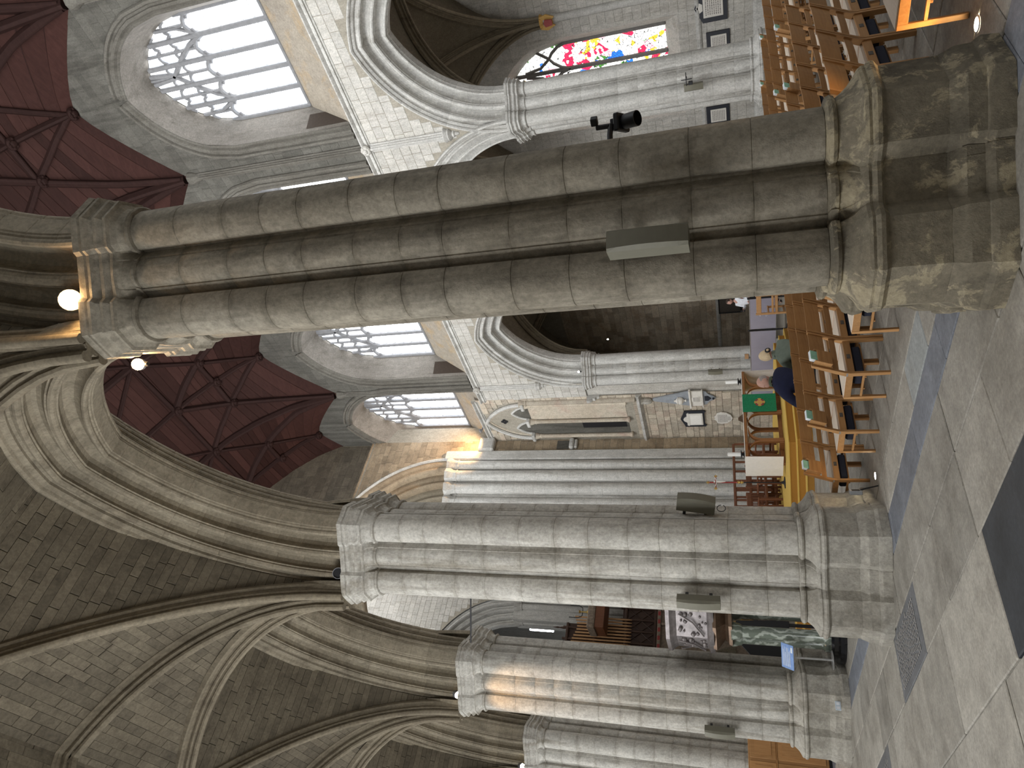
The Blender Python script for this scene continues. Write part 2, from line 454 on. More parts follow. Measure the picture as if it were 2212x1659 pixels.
# ------------------------------------------------------------------ main dimensions
S = 5.525            # bay
NX = 13.7            # far arcade axis (near arcade axis is x = 0)
HW = 0.70            # half thickness of the arcade walls
AX = -6.2            # outer wall of the near aisle
SPR = 7.38           # springing, top of capitals
STR = 11.84          # string course under the clerestory
RI, CC, TH = 2.88, 0.85, 0.90    # arcade arch: inner radius, centre offset, ring thickness

# ================================================================== floor
floor = struct('floor', 'worn stone paved floor of large flags')
MB().box(-9.5, 24, -13.5, 36, -0.30, -0.035).build('bedding', 'mortar', floor)
flag_n = 0
def flag(x0, x1, y0, y1, mat, lift=0.0):
    """one paving slab with worn arrises"""
    global flag_n
    g = 0.006
    b = MB(); h = random.uniform(-0.004, 0.003)+lift
    X0, X1, Y0, Y1 = x0+g, x1-g, y0+g, y1-g
    c = 0.010
    cx, cy = (X0+X1)/2, (Y0+Y1)/2
    def r(k, z): return [Vector((X0+k-cx, Y0+k-cy, z)), Vector((X1-k-cx, Y0+k-cy, z)), Vector((X1-k-cx, Y1-k-cy, z)), Vector((X0+k-cx, Y1-k-cy, z))]
    b.loft([r(0, -0.04), r(0, h-0.006), r(c, h)], True, False, True)
    flag_n += 1
    return b.build('flagstone', mat, floor, smooth=False, loc=(cx, cy, 0))
def lane(x0, x1, y0, y1, mat, lo, hi, holes=()):
    y = y0
    while y < y1-0.05:
        L = random.uniform(lo, hi)
        e = min(y+L, y1)
        if y1-e < 0.4: e = y1
        for (a, b_, m2) in holes:
            if y < a-0.02 and e > a: e = a
            if abs(y-a) < 0.03: e = b_
        mm = mat
        for (a, b_, m2) in holes:
            if abs(y-a) < 0.03: mm = m2
        if mm: flag(x0, x1, y, e, mm)
        y = e
lane(-0.33, 0.12, -9, 31, 'flag_blue', 0.9, 1.7)
lane(-0.95, -0.33, -6, 24, 'flag', 0.9, 1.6)
lane(-1.70, -0.95, -6, 24, 'flag', 0.9, 1.7, holes=((4.07, 5.52, 'flag_letter'),))
lane(-2.62, -1.70, -6, 24, 'flag', 0.9, 1.8, holes=((-0.45, 1.69, 'flag_dark'), (7.04, 8.56, 'flag_letter')))
lane(-3.40, -2.62, -5, 24, 'flag', 1.0, 1.8)
lane(-4.30, -3.40, -5, 24, 'flag', 1.0, 1.8)
lane(-5.20, -4.30, -5, 24, 'flag', 1.0, 1.8)
lane(-6.20, -5.20, -5, 24, 'flag', 1.0, 1.8)
lane(0.12, 0.62, -6, 20, 'flag', 0.8, 1.5, holes=((1.70, 2.54, 'flag_pale'),))
xs = [0.62, 1.5, 2.5, 3.6, 4.8, 6.1]
for a, b_ in zip(xs[:-1], xs[1:]):
    lane(a, b_, -4, 18, 'flag', 1.1, 2.2)
far = MB()
for i in range(10):
    x0 = 6.1+i*1.4; y = -4
    while y < 31:
        L = random.uniform(1.0, 2.2)
        far.cbox(x0+.006, x0+1.394, y+.006, min(y+L, 31)-.006, -0.04, random.uniform(-.004, .003), 0.006); y += L
stuff(far.build('far_flagstones', 'flag', floor, smooth=False))
# cut inscription lines on the ledger slabs
def inscription(x0, x1, y0, y1, n):
    b = MB()
    for i in range(n):
        y = y0+(i+.5)*(y1-y0)/n; x = x0
        while x < x1-.06:
            w_ = random.uniform(.02, .07); b.box(x, min(x+w_, x1), y-.010, y+.010, 0.001, 0.0036); x += w_+random.uniform(.012, .03)
    return stuff(b.build('inscription', 'letter_pale', floor, smooth=False))
inscription(-1.60, -1.02, 4.2, 5.40, 17)
inscription(-2.50, -1.80, 7.2, 8.45, 12)

# ================================================================== piers
Q, RS = 0.544, 0.22
def pier_ring(z, rs, D, octf=0.0, B=0.0, jit=0.0):
    """plan outline: four shafts on the axes, wave mouldings on the diagonals"""
    quad = []
    NA = 9
    for i in range(NA):
        ph = i/(NA-1)*PI/2
        k = (ph+PI/8) % (PI/4)-PI/8
        ro = rs/math.cos(k)
        r = rs*(1-octf)+ro*octf
        quad.append([-r*math.sin(ph), -Q-r*math.cos(ph)])
    ye = -(D-rs)
    ye = min(ye, -0.2)
    for p in quad: p[1] = min(p[1], ye)
    E0 = Vector((-rs, ye)); E1 = Vector((ye, -rs))
    nrm = Vector((-1, -1)).normalized()
    for t, o in ((.012, -.060), (.045, -.078), (.19, -.010), (.215, -.016), (.29, .018), (.39, .038), (.5, .044), (.61, .038), (.71, .018), (.785, -.016), (.81, -.010), (.955, -.078), (.988, -.060)):
        p = E0.lerp(E1, t)+nrm*(o*B); quad.append([p.x, p.y])
    # second half of the next shaft, mirrored about the diagonal
    mir = [[y, x] for x, y in quad[1:NA]][::-1]
    half = quad+mir          # from -y axis to -x axis
    out = []
    for k in range(4):
        c, s = math.cos(-k*PI/2), math.sin(-k*PI/2)
        for x, y in half[:-1]:
            out.append(Vector((x*c-y*s, x*s+y*c, z)))
    if jit:
        for p in out:
            p.x += random.uniform(-jit, jit); p.y += random.uniform(-jit, jit); p.z += random.uniform(-jit, jit)*.5
    return out
BASE = [(0.0, .455, 1.13, 1, 0), (.10, .455, 1.13, 1, 0), (.135, .440, 1.10, 1, 0), (.14, .428, 1.065, 1, 0), (.235, .424, 1.06, 1, 0), (.255, .415, 1.04, 1, 0), (.325, .386, .965, 1, 0),
        (.66, .386, .965, 1, 0), (.668, .392, .975, 1, 0), (.69, .418, 1.02, .95, 0), (.715, .424, 1.03, .9, 0), (.735, .414, 1.01, .9, 0), (.742, .402, .99, .9, 0), (.76, .408, 1.0, .8, .1), (.78, .398, .98, .7, .2),
        (.80, .365, .93, .5, .4), (.835, .318, .88, .3, .6), (.87, .285, .84, .15, .8), (.905, .262, .81, 0, 1), (.915, .258, .805, 0, 1), (.922, .276, .83, 0, 1), (.945, .286, .84, 0, 1), (.968, .276, .83, 0, 1), (.978, .250, .80, 0, 1), (.985, .222, .766, 0, 1)]
CAPS = [(6.845, .222, .766, 0, 1), (6.852, .248, .80, 0, 1), (6.872, .262, .815, 0, 1), (6.892, .248, .80, 0, 1), (6.898, .230, .785, 0, 1), (6.94, .232, .79, .1, .9), (6.985, .252, .83, .35, .6), (7.02, .288, .89, .8, .3),
        (7.03, .318, .93, 1, .15), (7.058, .320, .935, 1, .1), (7.064, .288, .89, 1, .1), (7.088, .288, .89, 1, 0), (7.10, .306, .915, 1, 0), (7.13, .336, .96, 1, 0), (7.158, .340, .97, 1, 0), (7.164, .312, .93, 1, 0), (7.195, .312, .93, 1, 0), (7.22, .330, .955, 1, 0),
        (7.245, .368, 1.01, 1, 0), (7.272, .372, 1.015, 1, 0), (7.278, .346, .98, 1, 0), (7.305, .346, .98, 1, 0), (7.312, .366, 1.01, 1, 0), (7.35, .380, 1.03, 1, 0), (7.372, .382, 1.035, 1, 0), (7.38, .366, 1.01, 1, 0)]
def rings_mesh(spec, name, jit=0.0):
    return MB().loft([pier_ring(*q, jit) for q in spec]).mesh(name, True, math.radians(20))
base_lo = rings_mesh(BASE[:7], 'plinth', 0.004)
base_up = rings_mesh(BASE[6:], 'base_moulding', 0.0015)
cap_me = rings_mesh(CAPS, 'capital', 0.0006)
drum_h = 0.5
def drum_mesh(k):
    c = 0.005
    return MB().loft([pier_ring(0, RS-c, .764-c*1.4, 0, 1), pier_ring(c, RS, .764, 0, 1), pier_ring(drum_h-c, RS, .764, 0, 1), pier_ring(drum_h, RS-c, .764-c*1.4, 0, 1)]).mesh('drum')
drum_me = drum_mesh(0)
def pier(x, y, label, mat, mat_b, group, detail=True):
    t = empty('stone_pier', (x, y, 0)); tag(t, label, 'pier', group)
    for me, nm, m_ in ((base_lo, 'plinth', mat_b), (base_up, 'base_moulding', mat_b), (cap_me, 'capital', mat)):
        if (mat != 'pier' or m_ == 'pier_base_grey'):
            m2 = bpy.data.meshes.get(nm+'_'+m_)
            if m2 is None:
                m2 = me.copy(); m2.name = nm+'_'+m_; m2.materials.clear()
            me = m2
        o = link(nm, me, m_, t)
    z = 0.985
    rr = random.Random(int(x*10+y*3+50))
    dm = bpy.data.meshes.get('drum_'+mat)
    if dm is None:
        dm = drum_me.copy(); dm.name = 'drum_'+mat; dm.materials.clear()
    while z < 6.84:
        h = rr.uniform(.36, .56)
        if 6.845-(z+h) < .3: h = 6.845-z
        link('drum', dm, mat, t, (0, 0, z), None, (1, 1, h/drum_h)); z += h
    return t
NEAR = [(-1, 'lichen-grey clustered pier nearest the west door, behind the viewer'), (0, 'tall clustered pier nearest the viewer with patchy weathered base'),
        (1, 'second clustered pier along the near arcade, beside the front chairs'), (2, 'third clustered pier of the near arcade, behind the blue reading board'), (3, 'farthest near-arcade pier, half hidden behind the panelled cupboard')]
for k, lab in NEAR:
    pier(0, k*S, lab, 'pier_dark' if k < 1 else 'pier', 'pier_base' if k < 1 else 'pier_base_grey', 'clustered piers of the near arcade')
FARP = [(-1, 'pale pier across the nave outside the picture on the west'), (0, 'pale pier across the nave just outside the picture'), (1, 'pale clustered pier across the nave beside the stained glass window'), (2, 'pale pier across the nave hidden behind the nearest pier'), (3, 'pale pier across the nave where the arcade meets the older wall')]
for k, lab in FARP:
    pier(NX, k*S, lab, 'pier_pale', 'pier_pale', 'pale piers across the nave')

# ================================================================== arcade arches
def arch_profile():
    """half section: a = radial outward, b = out from the wall's middle plane"""
    P = [(0.0, 0.0), (0.0, .10), (.012, .112), (.014, .135), (.03, .150)]
    A, B_ = Vector((.03, .15)), Vector((.80, HW-.01))
    d = B_-A; n = Vector((-d.y, d.x)).normalized()      # towards the opening
    for s_, o in ((.012, .030), (.035, .048), (.065, .046), (.085, .024), (.088, -.022), (.105, -.060), (.15, -.102), (.22, -.118), (.285, -.100), (.325, -.060), (.338, -.015), (.342, .016), (.368, .016), (.372, .034), (.40, .054), (.44, .054), (.47, .034), (.474, -.004), (.498, -.004), (.502, -.032),
                  (.52, -.068), (.57, -.104), (.63, -.110), (.685, -.084), (.715, -.040), (.718, .004), (.742, .004), (.746, .030), (.775, .050), (.815, .050), (.842, .028), (.846, -.016), (.875, -.032), (.918, -.030), (.934, .002), (.97, .010)):
        p = A+d*s_+n*(o if o > 0 else o*1.35); P.append((p.x, p.y))
    P += [(.80, HW), (.815, HW+.005), (.82, HW+.05), (.85, HW+.085), (.885, HW+.085), (.90, HW+.06), (.905, HW)]
    return P
AP = arch_profile()
AFULL = [(a, -b) for a, b in AP[::-1]]+AP[1:]
A0 = math.acos(0.0)  # springing angle measured from the arch centre: 0 .. AEND
AEND = math.acos(CC/(RI+TH*0.0))  # inner apex angle (all rings trimmed at the vertical)
def arch_stone(ang0, ang1, side):
    """one arch stone in its local frame: arch centre at origin, path in the YZ plane"""
    b = MB(); n = 3; rings = []
    ks = [ang0, ang0+.0035]+[ang0+(ang1-ang0)*i/n for i in range(1, n)]+[ang1-.0035, ang1]
    for i, an in enumerate(ks):
        sh = .005 if i in (0, len(ks)-1) else 0.0
        ring = []
        for a, bb in AFULL:
            r = RI+a+sh
            yy, zz = r*math.cos(an), r*math.sin(an)
            if yy < CC: # trimmed where the two halves meet
                yy = CC; zz = math.sqrt(max(r*r-CC*CC, 0))
            ring.append(Vector((bb*(1-sh*1.2), side*yy, zz)))
        rings.append(ring)
    b.loft(rings, closed=False)
    return b
NV = 11
ang_max = math.acos(CC/(RI+TH))+0.002
voussoirs = {1: [], -1: []}
for side in (1, -1):
    for i in range(NV):
        voussoirs[side].append(arch_stone(ang_max*i/NV, ang_max*(i+1)/NV, side).mesh('arch_stone', True, math.radians(22)))
def arcade_arch(parent, x, ymid, mat, z=SPR):
    t = link('arch', None, None, parent, (x, ymid, z))
    key = 0 if mat == 'arch' else 1
    for side in (1, -1):
        for i in range(NV):
            me = voussoirs[side][i]
            if key:
                nm = 'arch_stone_pale_%d_%d' % (side, i)
                me2 = bpy.data.meshes.get(nm)
                if me2 is None:
                    me2 = me.copy(); me2.name = nm; me2.materials.clear()
                me = me2
            o = link('voussoir', me, mat, t, (0, -side*CC, 0))
    return t
def arch_z(u, extra=0.0):
    """outer edge height above springing at offset u from the arch's middle line"""
    R = RI+TH-0.02+extra
    x = abs(u)+CC
    return math.sqrt(R*R-x*x) if x < R else 0.0

# ---- coursed masonry on a plane
def masonry(parent, O, U, V, N, u0, u1, v0, v1, inside, ch=(.28, .34), lens=(.35, .75), mat='ashlar', name='ashlar_block', single=False, proud=.012, seed=1):
    rr = random.Random(seed)
    joined = MB(); v = v0; cnt = 0
    O, U, V, N = Vector(O), Vector(U), Vector(V), Vector(N)
    while v < v1-.05:
        h = min(rr.uniform(*ch), v1-v); u = u0-rr.uniform(0, .4)
        while u < u1:
            L = rr.uniform(*lens); a, b = max(u, u0), min(u+L, u1); u += L
            if b-a < .06: continue
            k = 9
            ok = [inside(a+(b-a)*i/k, v+.03) and inside(a+(b-a)*i/k, v+h-.03) for i in range(k+1)]
            i0 = 0
            while i0 <= k and not ok[i0]: i0 += 1
            i1 = k
            while i1 >= 0 and not ok[i1]: i1 -= 1
            if i1-i0 < 2: continue
            aa, bb = a+(b-a)*i0/k, a+(b-a)*i1/k
            if bb-aa < .08: continue
            g, c, p = .005, .008, proud+rr.uniform(-.004, .004)
            b_ = MB()
            cu, cv = (aa+bb)/2, v+h/2
            def ring(kk, d): return [U*(s1*((bb-aa)/2-g-kk))+V*(s2*(h/2-g-kk))+N*d for s1, s2 in ((-1, -1), (1, -1), (1, 1), (-1, 1))]
            rings = [ring(0, -.02), ring(0, p-c), ring(c, p)]
            base = O+U*cu+V*cv
            if single and cnt < 298:
                b_.loft(rings, True, False, True); b_.build(name, mat, parent, smooth=False, loc=base); cnt += 1
            else:
                joined.loft([[base+q for q in r] for r in rings], True, False, True)
        v += h
    if joined.v:
        stuff(joined.build(name+'s', mat if mat.endswith('joined') or mat in ('ashlar_dark',) else mat+'_joined', parent, smooth=False))
def panel(parent, O, U, V, lower, upper, us, mat='mortar', name='wall_core'):
    """flat wall face between two curves"""
    b = MB(); O, U, V = Vector(O), Vector(U), Vector(V)
    for a, c in zip(us[:-1], us[1:]):
        e = 1e-4
        q = [O+U*a+V*lower(a+e), O+U*c+V*lower(c-e), O+U*c+V*upper(c-e), O+U*a+V*upper(a+e)]
        b.add(q, [(0, 1, 2, 3)])
    return b.build(name, mat, parent, smooth=False)
def frange(a, b, n): return [a+(b-a)*i/n for i in range(n+1)]

# ================================================================== near arcade wall
wall_near = struct('wall_near', 'arcade wall between the aisle and the nave')
for k in range(-2, 4):
    if k < 3 or True:
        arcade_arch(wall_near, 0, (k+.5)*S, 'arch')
def near_upper(u): return STR+.1
for sx in (-1, 1):
    for k in range(-2, 4):
        ym = (k+.5)*S
        panel(wall_near, (sx*(HW-.004), ym, SPR), (0, 1, 0), (0, 0, 1), lambda u: arch_z(u), lambda u: STR+.1-SPR, frange(-S/2, S/2, 40))
# ================================================================== far arcade wall
wall_far = struct('wall_far', 'pale nave wall opposite with arcade and clerestory')
for k in range(-1, 3):
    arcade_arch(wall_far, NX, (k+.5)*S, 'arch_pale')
    ym = (k+.5)*S
    for xx in (NX-HW, NX+HW):
        panel(wall_far, (xx, ym, SPR), (0, 1, 0), (0, 0, 1), lambda u: arch_z(u), lambda u: STR-SPR, frange(-S/2, S/2, 40))
XF = NX-HW   # 13.0
panel(wall_far, (XF, 0, SPR), (0, 1, 0), (0, 0, 1), lambda u: 0.0, lambda u: STR-SPR, [3*S, 17.46])
masonry(wall_far, (XF, 0, SPR), (0, 1, 0), (0, 0, 1), (-1, 0, 0), -1.0, 17.42, 0.0, STR-SPR-.05,
        lambda u, v: u > 3*S or v > arch_z(((u/S) % 1-.5)*S, .05)+.01, mat='ashlar', single=True, seed=4, proud=.008)
# string course, wall shafts, bosses
def string_course(parent, p0, p1, n, prof, mat, name='string_course'):
    p0, p1, n = Vector(p0), Vector(p1), Vector(n)
    rings = [[q+n*a+Vector((0, 0, 1))*b for a, b in prof] for q in (p0, p1)]
    return MB().loft(rings).build(name, mat, parent)
SP = [(0, -.16), (.03, -.15), (.05, -.11), (.09, -.10), (.10, -.06), (.05, -.03), (.05, .01), (.12, .04), (.15, .07), (.15, .10), (.03, .17), (0, .17)]
string_course(wall_far, (XF, -6, STR), (XF, 17.45, STR), (-1, 0, 0), SP, 'arch_pale')
def boss_mesh(r=.16):
    b = MB(); n = 14
    prof = [(0.0, r*.95), (r*.35, r*.9), (r*.55, r*.6), (r*.8, r*.62), (r, r*.35), (r*.95, 0), (r*.7, -r*.2)]
    b.lathe(prof[::-1], n)
    for k in range(6):
        a = k*PI/3; b.lathe([(0, .0), (r*.28, r*.05), (r*.3, r*.25), (r*.15, r*.42), (0, r*.45)], 8, (r*.68*math.cos(a), r*.68*math.sin(a), r*.28))
    return b.mesh('carved_boss')
bossm = boss_mesh()
SHAFT = [(-.13, 0), (-.13, .05), (-.09, .06), (-.075, .10), (-.045, .115), (-.035, .15), (0, .17), (.035, .15), (.045, .115), (.075, .10), (.09, .06), (.13, .05), (.13, 0)]
for k in range(0, 4):
    y = k*S
    for z0, z1 in ((9.25, STR-.16), (STR+.16, 18.05)):
        rings = [[Vector((XF-b_, y+a, z)) for a, b_ in SHAFT] for z in (z0, z1)]
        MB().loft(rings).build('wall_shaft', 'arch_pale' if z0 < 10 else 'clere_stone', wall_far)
    # moulded corbel with pendant under the shaft
    b = MB(); prof = [(.02, 8.86), (.05, 8.90), (.06, 8.98), (.10, 9.02), (.09, 9.07), (.15, 9.12), (.19, 9.16), (.17, 9.20), (.20, 9.24), (.22, 9.30), (.20, 9.33)]
    b.lathe([(r, z) for r, z in prof], 12, (XF, y, 0)); b.build('corbel', 'arch_pale', wall_far)
    link('carved_boss', bossm, 'ashlar', wall_far, (XF-.10, y, STR), (0, -PI/2, 0))
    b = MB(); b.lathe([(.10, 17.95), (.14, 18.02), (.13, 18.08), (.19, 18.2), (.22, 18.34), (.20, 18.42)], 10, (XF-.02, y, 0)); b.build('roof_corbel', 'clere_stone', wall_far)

# ---- clerestory: openings with deep splays, tracery and glass
CH, CSP = 1.95, 16.1        # half width and springing of the opening in the wall face
GW, GX, GSP, SILL = 1.62, 14.05, 16.15, 13.62
def parch(a, rise, u):
    """pointed arch height at offset u"""
    R = (a*a+rise*rise)/(2*a); c = R-a
    x = abs(u)+c
    return math.sqrt(max(R*R-x*x, 0.0))
OR_, GR = 2.65, 2.35
def roof_wall(y):
    """line where the timber roof meets the wall face"""
    t = abs(((y/S) % 1)-.5)*2
    return 18.4+2.45*(1-t**1.25)
def window_unit(n, ym, mat_glass, label, side=1, x_face=XF, gx=GX, detail=True, ytop=None):
    wdw = struct('window_%d' % n, label)
    dx = gx-x_face
    # splayed reveal
    b = MB(); P0, P1 = [], []
    for z in (STR+.15, CSP): P0.append((x_face, CH, z)); P1.append((gx, GW, z+(0 if z > 13 else .0)))
    for i in range(0, 13):
        u = CH*(1-i/12); P0.append((x_face, u, CSP+parch(CH, OR_, u)))
        u = GW*(1-i/12); P1.append((gx, u, GSP+parch(GW, GR, u)))
    for s in (1, -1):
        b.grid([[Vector((p[0], ym+s*p[1], p[2])) for p in P0], [Vector((p[0], ym+s*p[1], p[2])) for p in P1]])
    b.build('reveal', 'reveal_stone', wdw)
    # sloping sill
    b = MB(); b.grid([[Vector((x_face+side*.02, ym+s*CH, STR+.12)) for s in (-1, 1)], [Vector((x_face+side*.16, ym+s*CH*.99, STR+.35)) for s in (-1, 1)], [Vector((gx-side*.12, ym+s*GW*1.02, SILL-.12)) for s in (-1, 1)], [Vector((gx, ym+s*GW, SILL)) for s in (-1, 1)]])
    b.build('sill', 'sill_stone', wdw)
    # wall passage doorways in the splays: flat sheets, their inner shade painted dark
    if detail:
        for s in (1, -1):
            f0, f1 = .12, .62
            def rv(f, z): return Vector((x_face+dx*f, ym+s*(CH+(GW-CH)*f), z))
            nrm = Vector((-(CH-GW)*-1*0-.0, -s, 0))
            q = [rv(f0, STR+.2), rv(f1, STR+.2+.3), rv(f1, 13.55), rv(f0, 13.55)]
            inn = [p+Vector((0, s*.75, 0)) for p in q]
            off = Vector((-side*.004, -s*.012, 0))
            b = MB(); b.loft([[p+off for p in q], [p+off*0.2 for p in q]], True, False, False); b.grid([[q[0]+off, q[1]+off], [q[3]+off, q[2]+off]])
            b.build('passage_opening', 'recess_shade', wdw)
        # hood mould round the opening
        b = MB(); rings = []
        pts = [(CH+.0, STR+.2), (CH+.0, CSP)]+[(CH*(1-i/14), CSP+parch(CH, OR_, CH*(1-i/14))) for i in range(1, 15)]
        for s in (1, -1):
            rings = []
            for i, (u, z) in enumerate(pts):
                d = Vector((pts[min(i+1, len(pts)-1)][0]-pts[max(i-1, 0)][0], pts[min(i+1, len(pts)-1)][1]-pts[max(i-1, 0)][1])).normalized()
                nn = Vector((d.y, -d.x))
                if nn.x < 0 and i < 2: nn = -nn
                if nn.dot(Vector((u, z-CSP+1))) < 0: nn = -nn
                prof = [(0, .0), (.0, .03), (.06, .05), (.10, .02), (.14, .07), (.22, .08), (.24, .03), (.30, .03), (.33, .10), (.40, .11), (.44, .05), (.44, 0)]
                rings.append([Vector((x_face-side*pb, ym+s*(u+nn.x*pa), z+nn.y*pa)) for pa, pb in prof])
            b.loft(rings)
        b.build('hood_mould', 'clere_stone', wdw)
    # tracery: mullions, heads and upper panels
    LWD = 2*GW/5
    b = MB(); tw = .072
    def gtop(u): return GSP+parch(GW, GR, u)
    XG = gx+side*.05
    for i in range(0, 6):
        u = -GW+i*LWD
        b.cbox(XG-.12, XG+.06, ym+u-tw, ym+u+tw, SILL-.02, max(gtop(max(min(u, GW-.02), -GW+.02)), GSP)+.02, .03)
    b.cbox(XG-.14, XG+.06, ym-GW, ym+GW, SILL-.06, SILL+.04, .02)
    b.build('mullions', 'tracery', wdw)
    b = MB()
    HZ = GSP-.25
    def tr(pts, r=.045):
        r *= 1.35
        b.tube([Vector((XG-.03, ym+u, z)) for u, z in pts], r, 6)
    for i in range(5):
        c = -GW+(i+.5)*LWD
        zt = HZ+.42
        tr([(c-LWD/2, HZ), (c-LWD*.42, HZ+.22), (c-LWD*.2, HZ+.36), (c, zt), (c+LWD*.2, HZ+.36), (c+LWD*.42, HZ+.22), (c+LWD/2, HZ)], .055)
        for s in (-1, 1):   # cusps
            tr([(c+s*LWD*.45, HZ+.12), (c+s*LWD*.24, HZ+.20), (c+s*LWD*.30, HZ+.33)], .03)
        if zt+.2 < gtop(c)-.1:
            tr([(c, zt), (c, gtop(c))], .04)
    # two great curved members crossing the head
    for s in (-1, 1):
        tr([(s*(-GW+LWD), HZ), (s*(-GW+LWD*1.35), HZ+.6), (s*(-.45), HZ+1.1), (s*.05, HZ+1.75), (s*.12, gtop(.12))], .06)
        tr([(s*(-GW+LWD), HZ+.05), (s*(-GW*.78), HZ+.75), (s*(-GW*.80), gtop(GW*.8))], .05)
    for zz in (HZ+1.08, HZ+1.72):
        half = 0.0
        while half < GW and gtop(half) > zz: half += .05
        k = max(1, int(half*2/.34)); wd = 2*half/k
        for i in range(k):
            c = -half+(i+.5)*wd
            tr([(c-wd/2, zz-.05), (c-wd*.3, zz+.08), (c, zz+.13), (c+wd*.3, zz+.08), (c+wd/2, zz-.05)], .038)
    b.build('tracery', 'tracery', wdw)
    # glass: panes between the saddle bars, one stack per light
    rows = 6; ph = (HZ+.05-SILL)/rows
    me = MB().add([(0, -LWD/2+tw*.6, 0), (0, LWD/2-tw*.6, 0), (0, LWD/2-tw*.6, ph-.012), (0, -LWD/2+tw*.6, ph-.012)], [(0, 1, 2, 3)]).mesh('pane', False)
    for i in range(5):
        c = -GW+(i+.5)*LWD
        for r in range(rows):
            link('pane', me, mat_glass, wdw, (XG, ym+c, SILL+r*ph+.006))
    b = MB()
    for r in range(1, rows):
        b.box(XG-.02, XG-.008, ym-GW, ym+GW, SILL+r*ph-.008, SILL+r*ph+.008)
    b.build('saddle_bars', 'lead_grey', wdw)
    us = frange(-GW, GW, 24)
    panel(wdw, (XG, ym, 0), (0, 1, 0), (0, 0, 1), lambda u: HZ+.05, lambda u: max(gtop(max(-GW+1e-3, min(GW-1e-3, u))), HZ+.06), us, mat_glass, 'head_glass')
    # outer skin so no light leaks past the frame
    panel(wdw, (XG+side*.25, ym, 0), (0, 1, 0), (0, 0, 1), lambda u: STR-.2, lambda u: 20.9, frange(-S/2, S/2, 2), 'mortar', 'outer_skin')
    return wdw
wn = 0
for k, lab in ((0, 'large five-light clerestory window with leaded clear glass, top right of the picture'), (1, 'narrow visible strip of clerestory window beside the nearest pier'), (2, 'five-light clerestory window left of the nearest pier'), (-1, 'clerestory window beyond the picture edge')):
    wn += 1
    window_unit(wn, (k+.5)*S, 'glass_opp', lab)
# the last, slightly narrower window over the older bay
wn += 1
window_unit(wn, 16.575+2.15, 'glass_opp', 'smallest and farthest clerestory window over the older stone bay')
for k in range(-1, 3):
    ym = (k+.5)*S
    for a, b_ in ((-S/2, -CH), (CH, S/2)):
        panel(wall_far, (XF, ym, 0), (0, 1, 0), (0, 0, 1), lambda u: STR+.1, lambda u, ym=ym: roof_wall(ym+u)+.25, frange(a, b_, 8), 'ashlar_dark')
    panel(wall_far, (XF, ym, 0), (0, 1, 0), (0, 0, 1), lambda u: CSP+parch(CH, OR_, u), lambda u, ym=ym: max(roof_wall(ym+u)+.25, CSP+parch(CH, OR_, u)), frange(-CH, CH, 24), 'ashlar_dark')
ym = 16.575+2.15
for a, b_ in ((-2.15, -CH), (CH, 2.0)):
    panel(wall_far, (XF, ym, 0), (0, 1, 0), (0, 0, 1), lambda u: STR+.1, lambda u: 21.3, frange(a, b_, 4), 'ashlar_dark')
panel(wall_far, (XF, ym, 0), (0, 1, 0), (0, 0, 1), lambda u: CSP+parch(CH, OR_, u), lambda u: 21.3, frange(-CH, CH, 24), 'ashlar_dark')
def cl_inside(u, v):
    ymid = (math.floor(u/S)+.5)*S if u < 16.575 else 16.575+2.15
    du = u-ymid
    if abs(du) < CH+.42 and v < CSP+parch(CH+.42, OR_+.45, min(abs(du), CH+.41)): return False
    return v < roof_wall(min(u, 16.5))+.2
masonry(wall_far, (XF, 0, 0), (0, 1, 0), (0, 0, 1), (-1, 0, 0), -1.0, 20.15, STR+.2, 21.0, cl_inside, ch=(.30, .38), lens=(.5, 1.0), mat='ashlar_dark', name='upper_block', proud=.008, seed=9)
# ================================================================== aisle vaults
VA, VR = 2.70, 3.74          # half span, rise of the aisle vault
def vg(t):
    """pointed vault curve: 0 at the springing, 1 at the crown"""
    R = (VA*VA+VR*VR)/(2*VA); c = R-VA
    x = VA*(1-t)+c
    return math.sqrt(max(R*R-x*x, 0))/VR
VX0, VX1 = -0.80, -6.20      # springing lines of the near aisle
VM = (VX0+VX1)/2
_rh = [(-.135, .06), (-.135, -.02), (-.112, -.04), (-.088, -.04), (-.062, -.062), (-.055, -.092), (-.074, -.108), (-.076, -.138), (-.052, -.155), (-.034, -.155), (-.034, -.178), (-.052, -.196), (-.046, -.230), (-.02, -.252)]
RIBP = _rh+[(0, -.256)]+[(-a_, h_) for a_, h_ in _rh[::-1]]
def rib_sweep(b, pts, prof=RIBP, sc=1.0):
    pts = [Vector(p) for p in pts]
    hd = (pts[-1]-pts[0]); hd.z = 0; hd.normalize()
    sd = Vector((-hd.y, hd.x, 0))
    rings = []
    for i, p in enumerate(pts):
        d = (pts[min(i+1, len(pts)-1)]-pts[max(i-1, 0)]).normalized()
        nn = sd.cross(d).normalized()
        if nn.z < 0 or (abs(nn.z) < .05 and nn.dot(hd) > 0): nn = -nn
        if nn.dot(hd) > 0 and nn.z < .05: nn = -nn
        rings.append([p+sd*(a*sc)+nn*(h*sc) for a, h in prof])
    b.loft(rings)
def vault_mesh_parts(mirror=False):
    """one bay, mid at y = 0; returns rib point lists"""
    tx = (lambda x: NX-x) if mirror else (lambda x: x)
    return tx
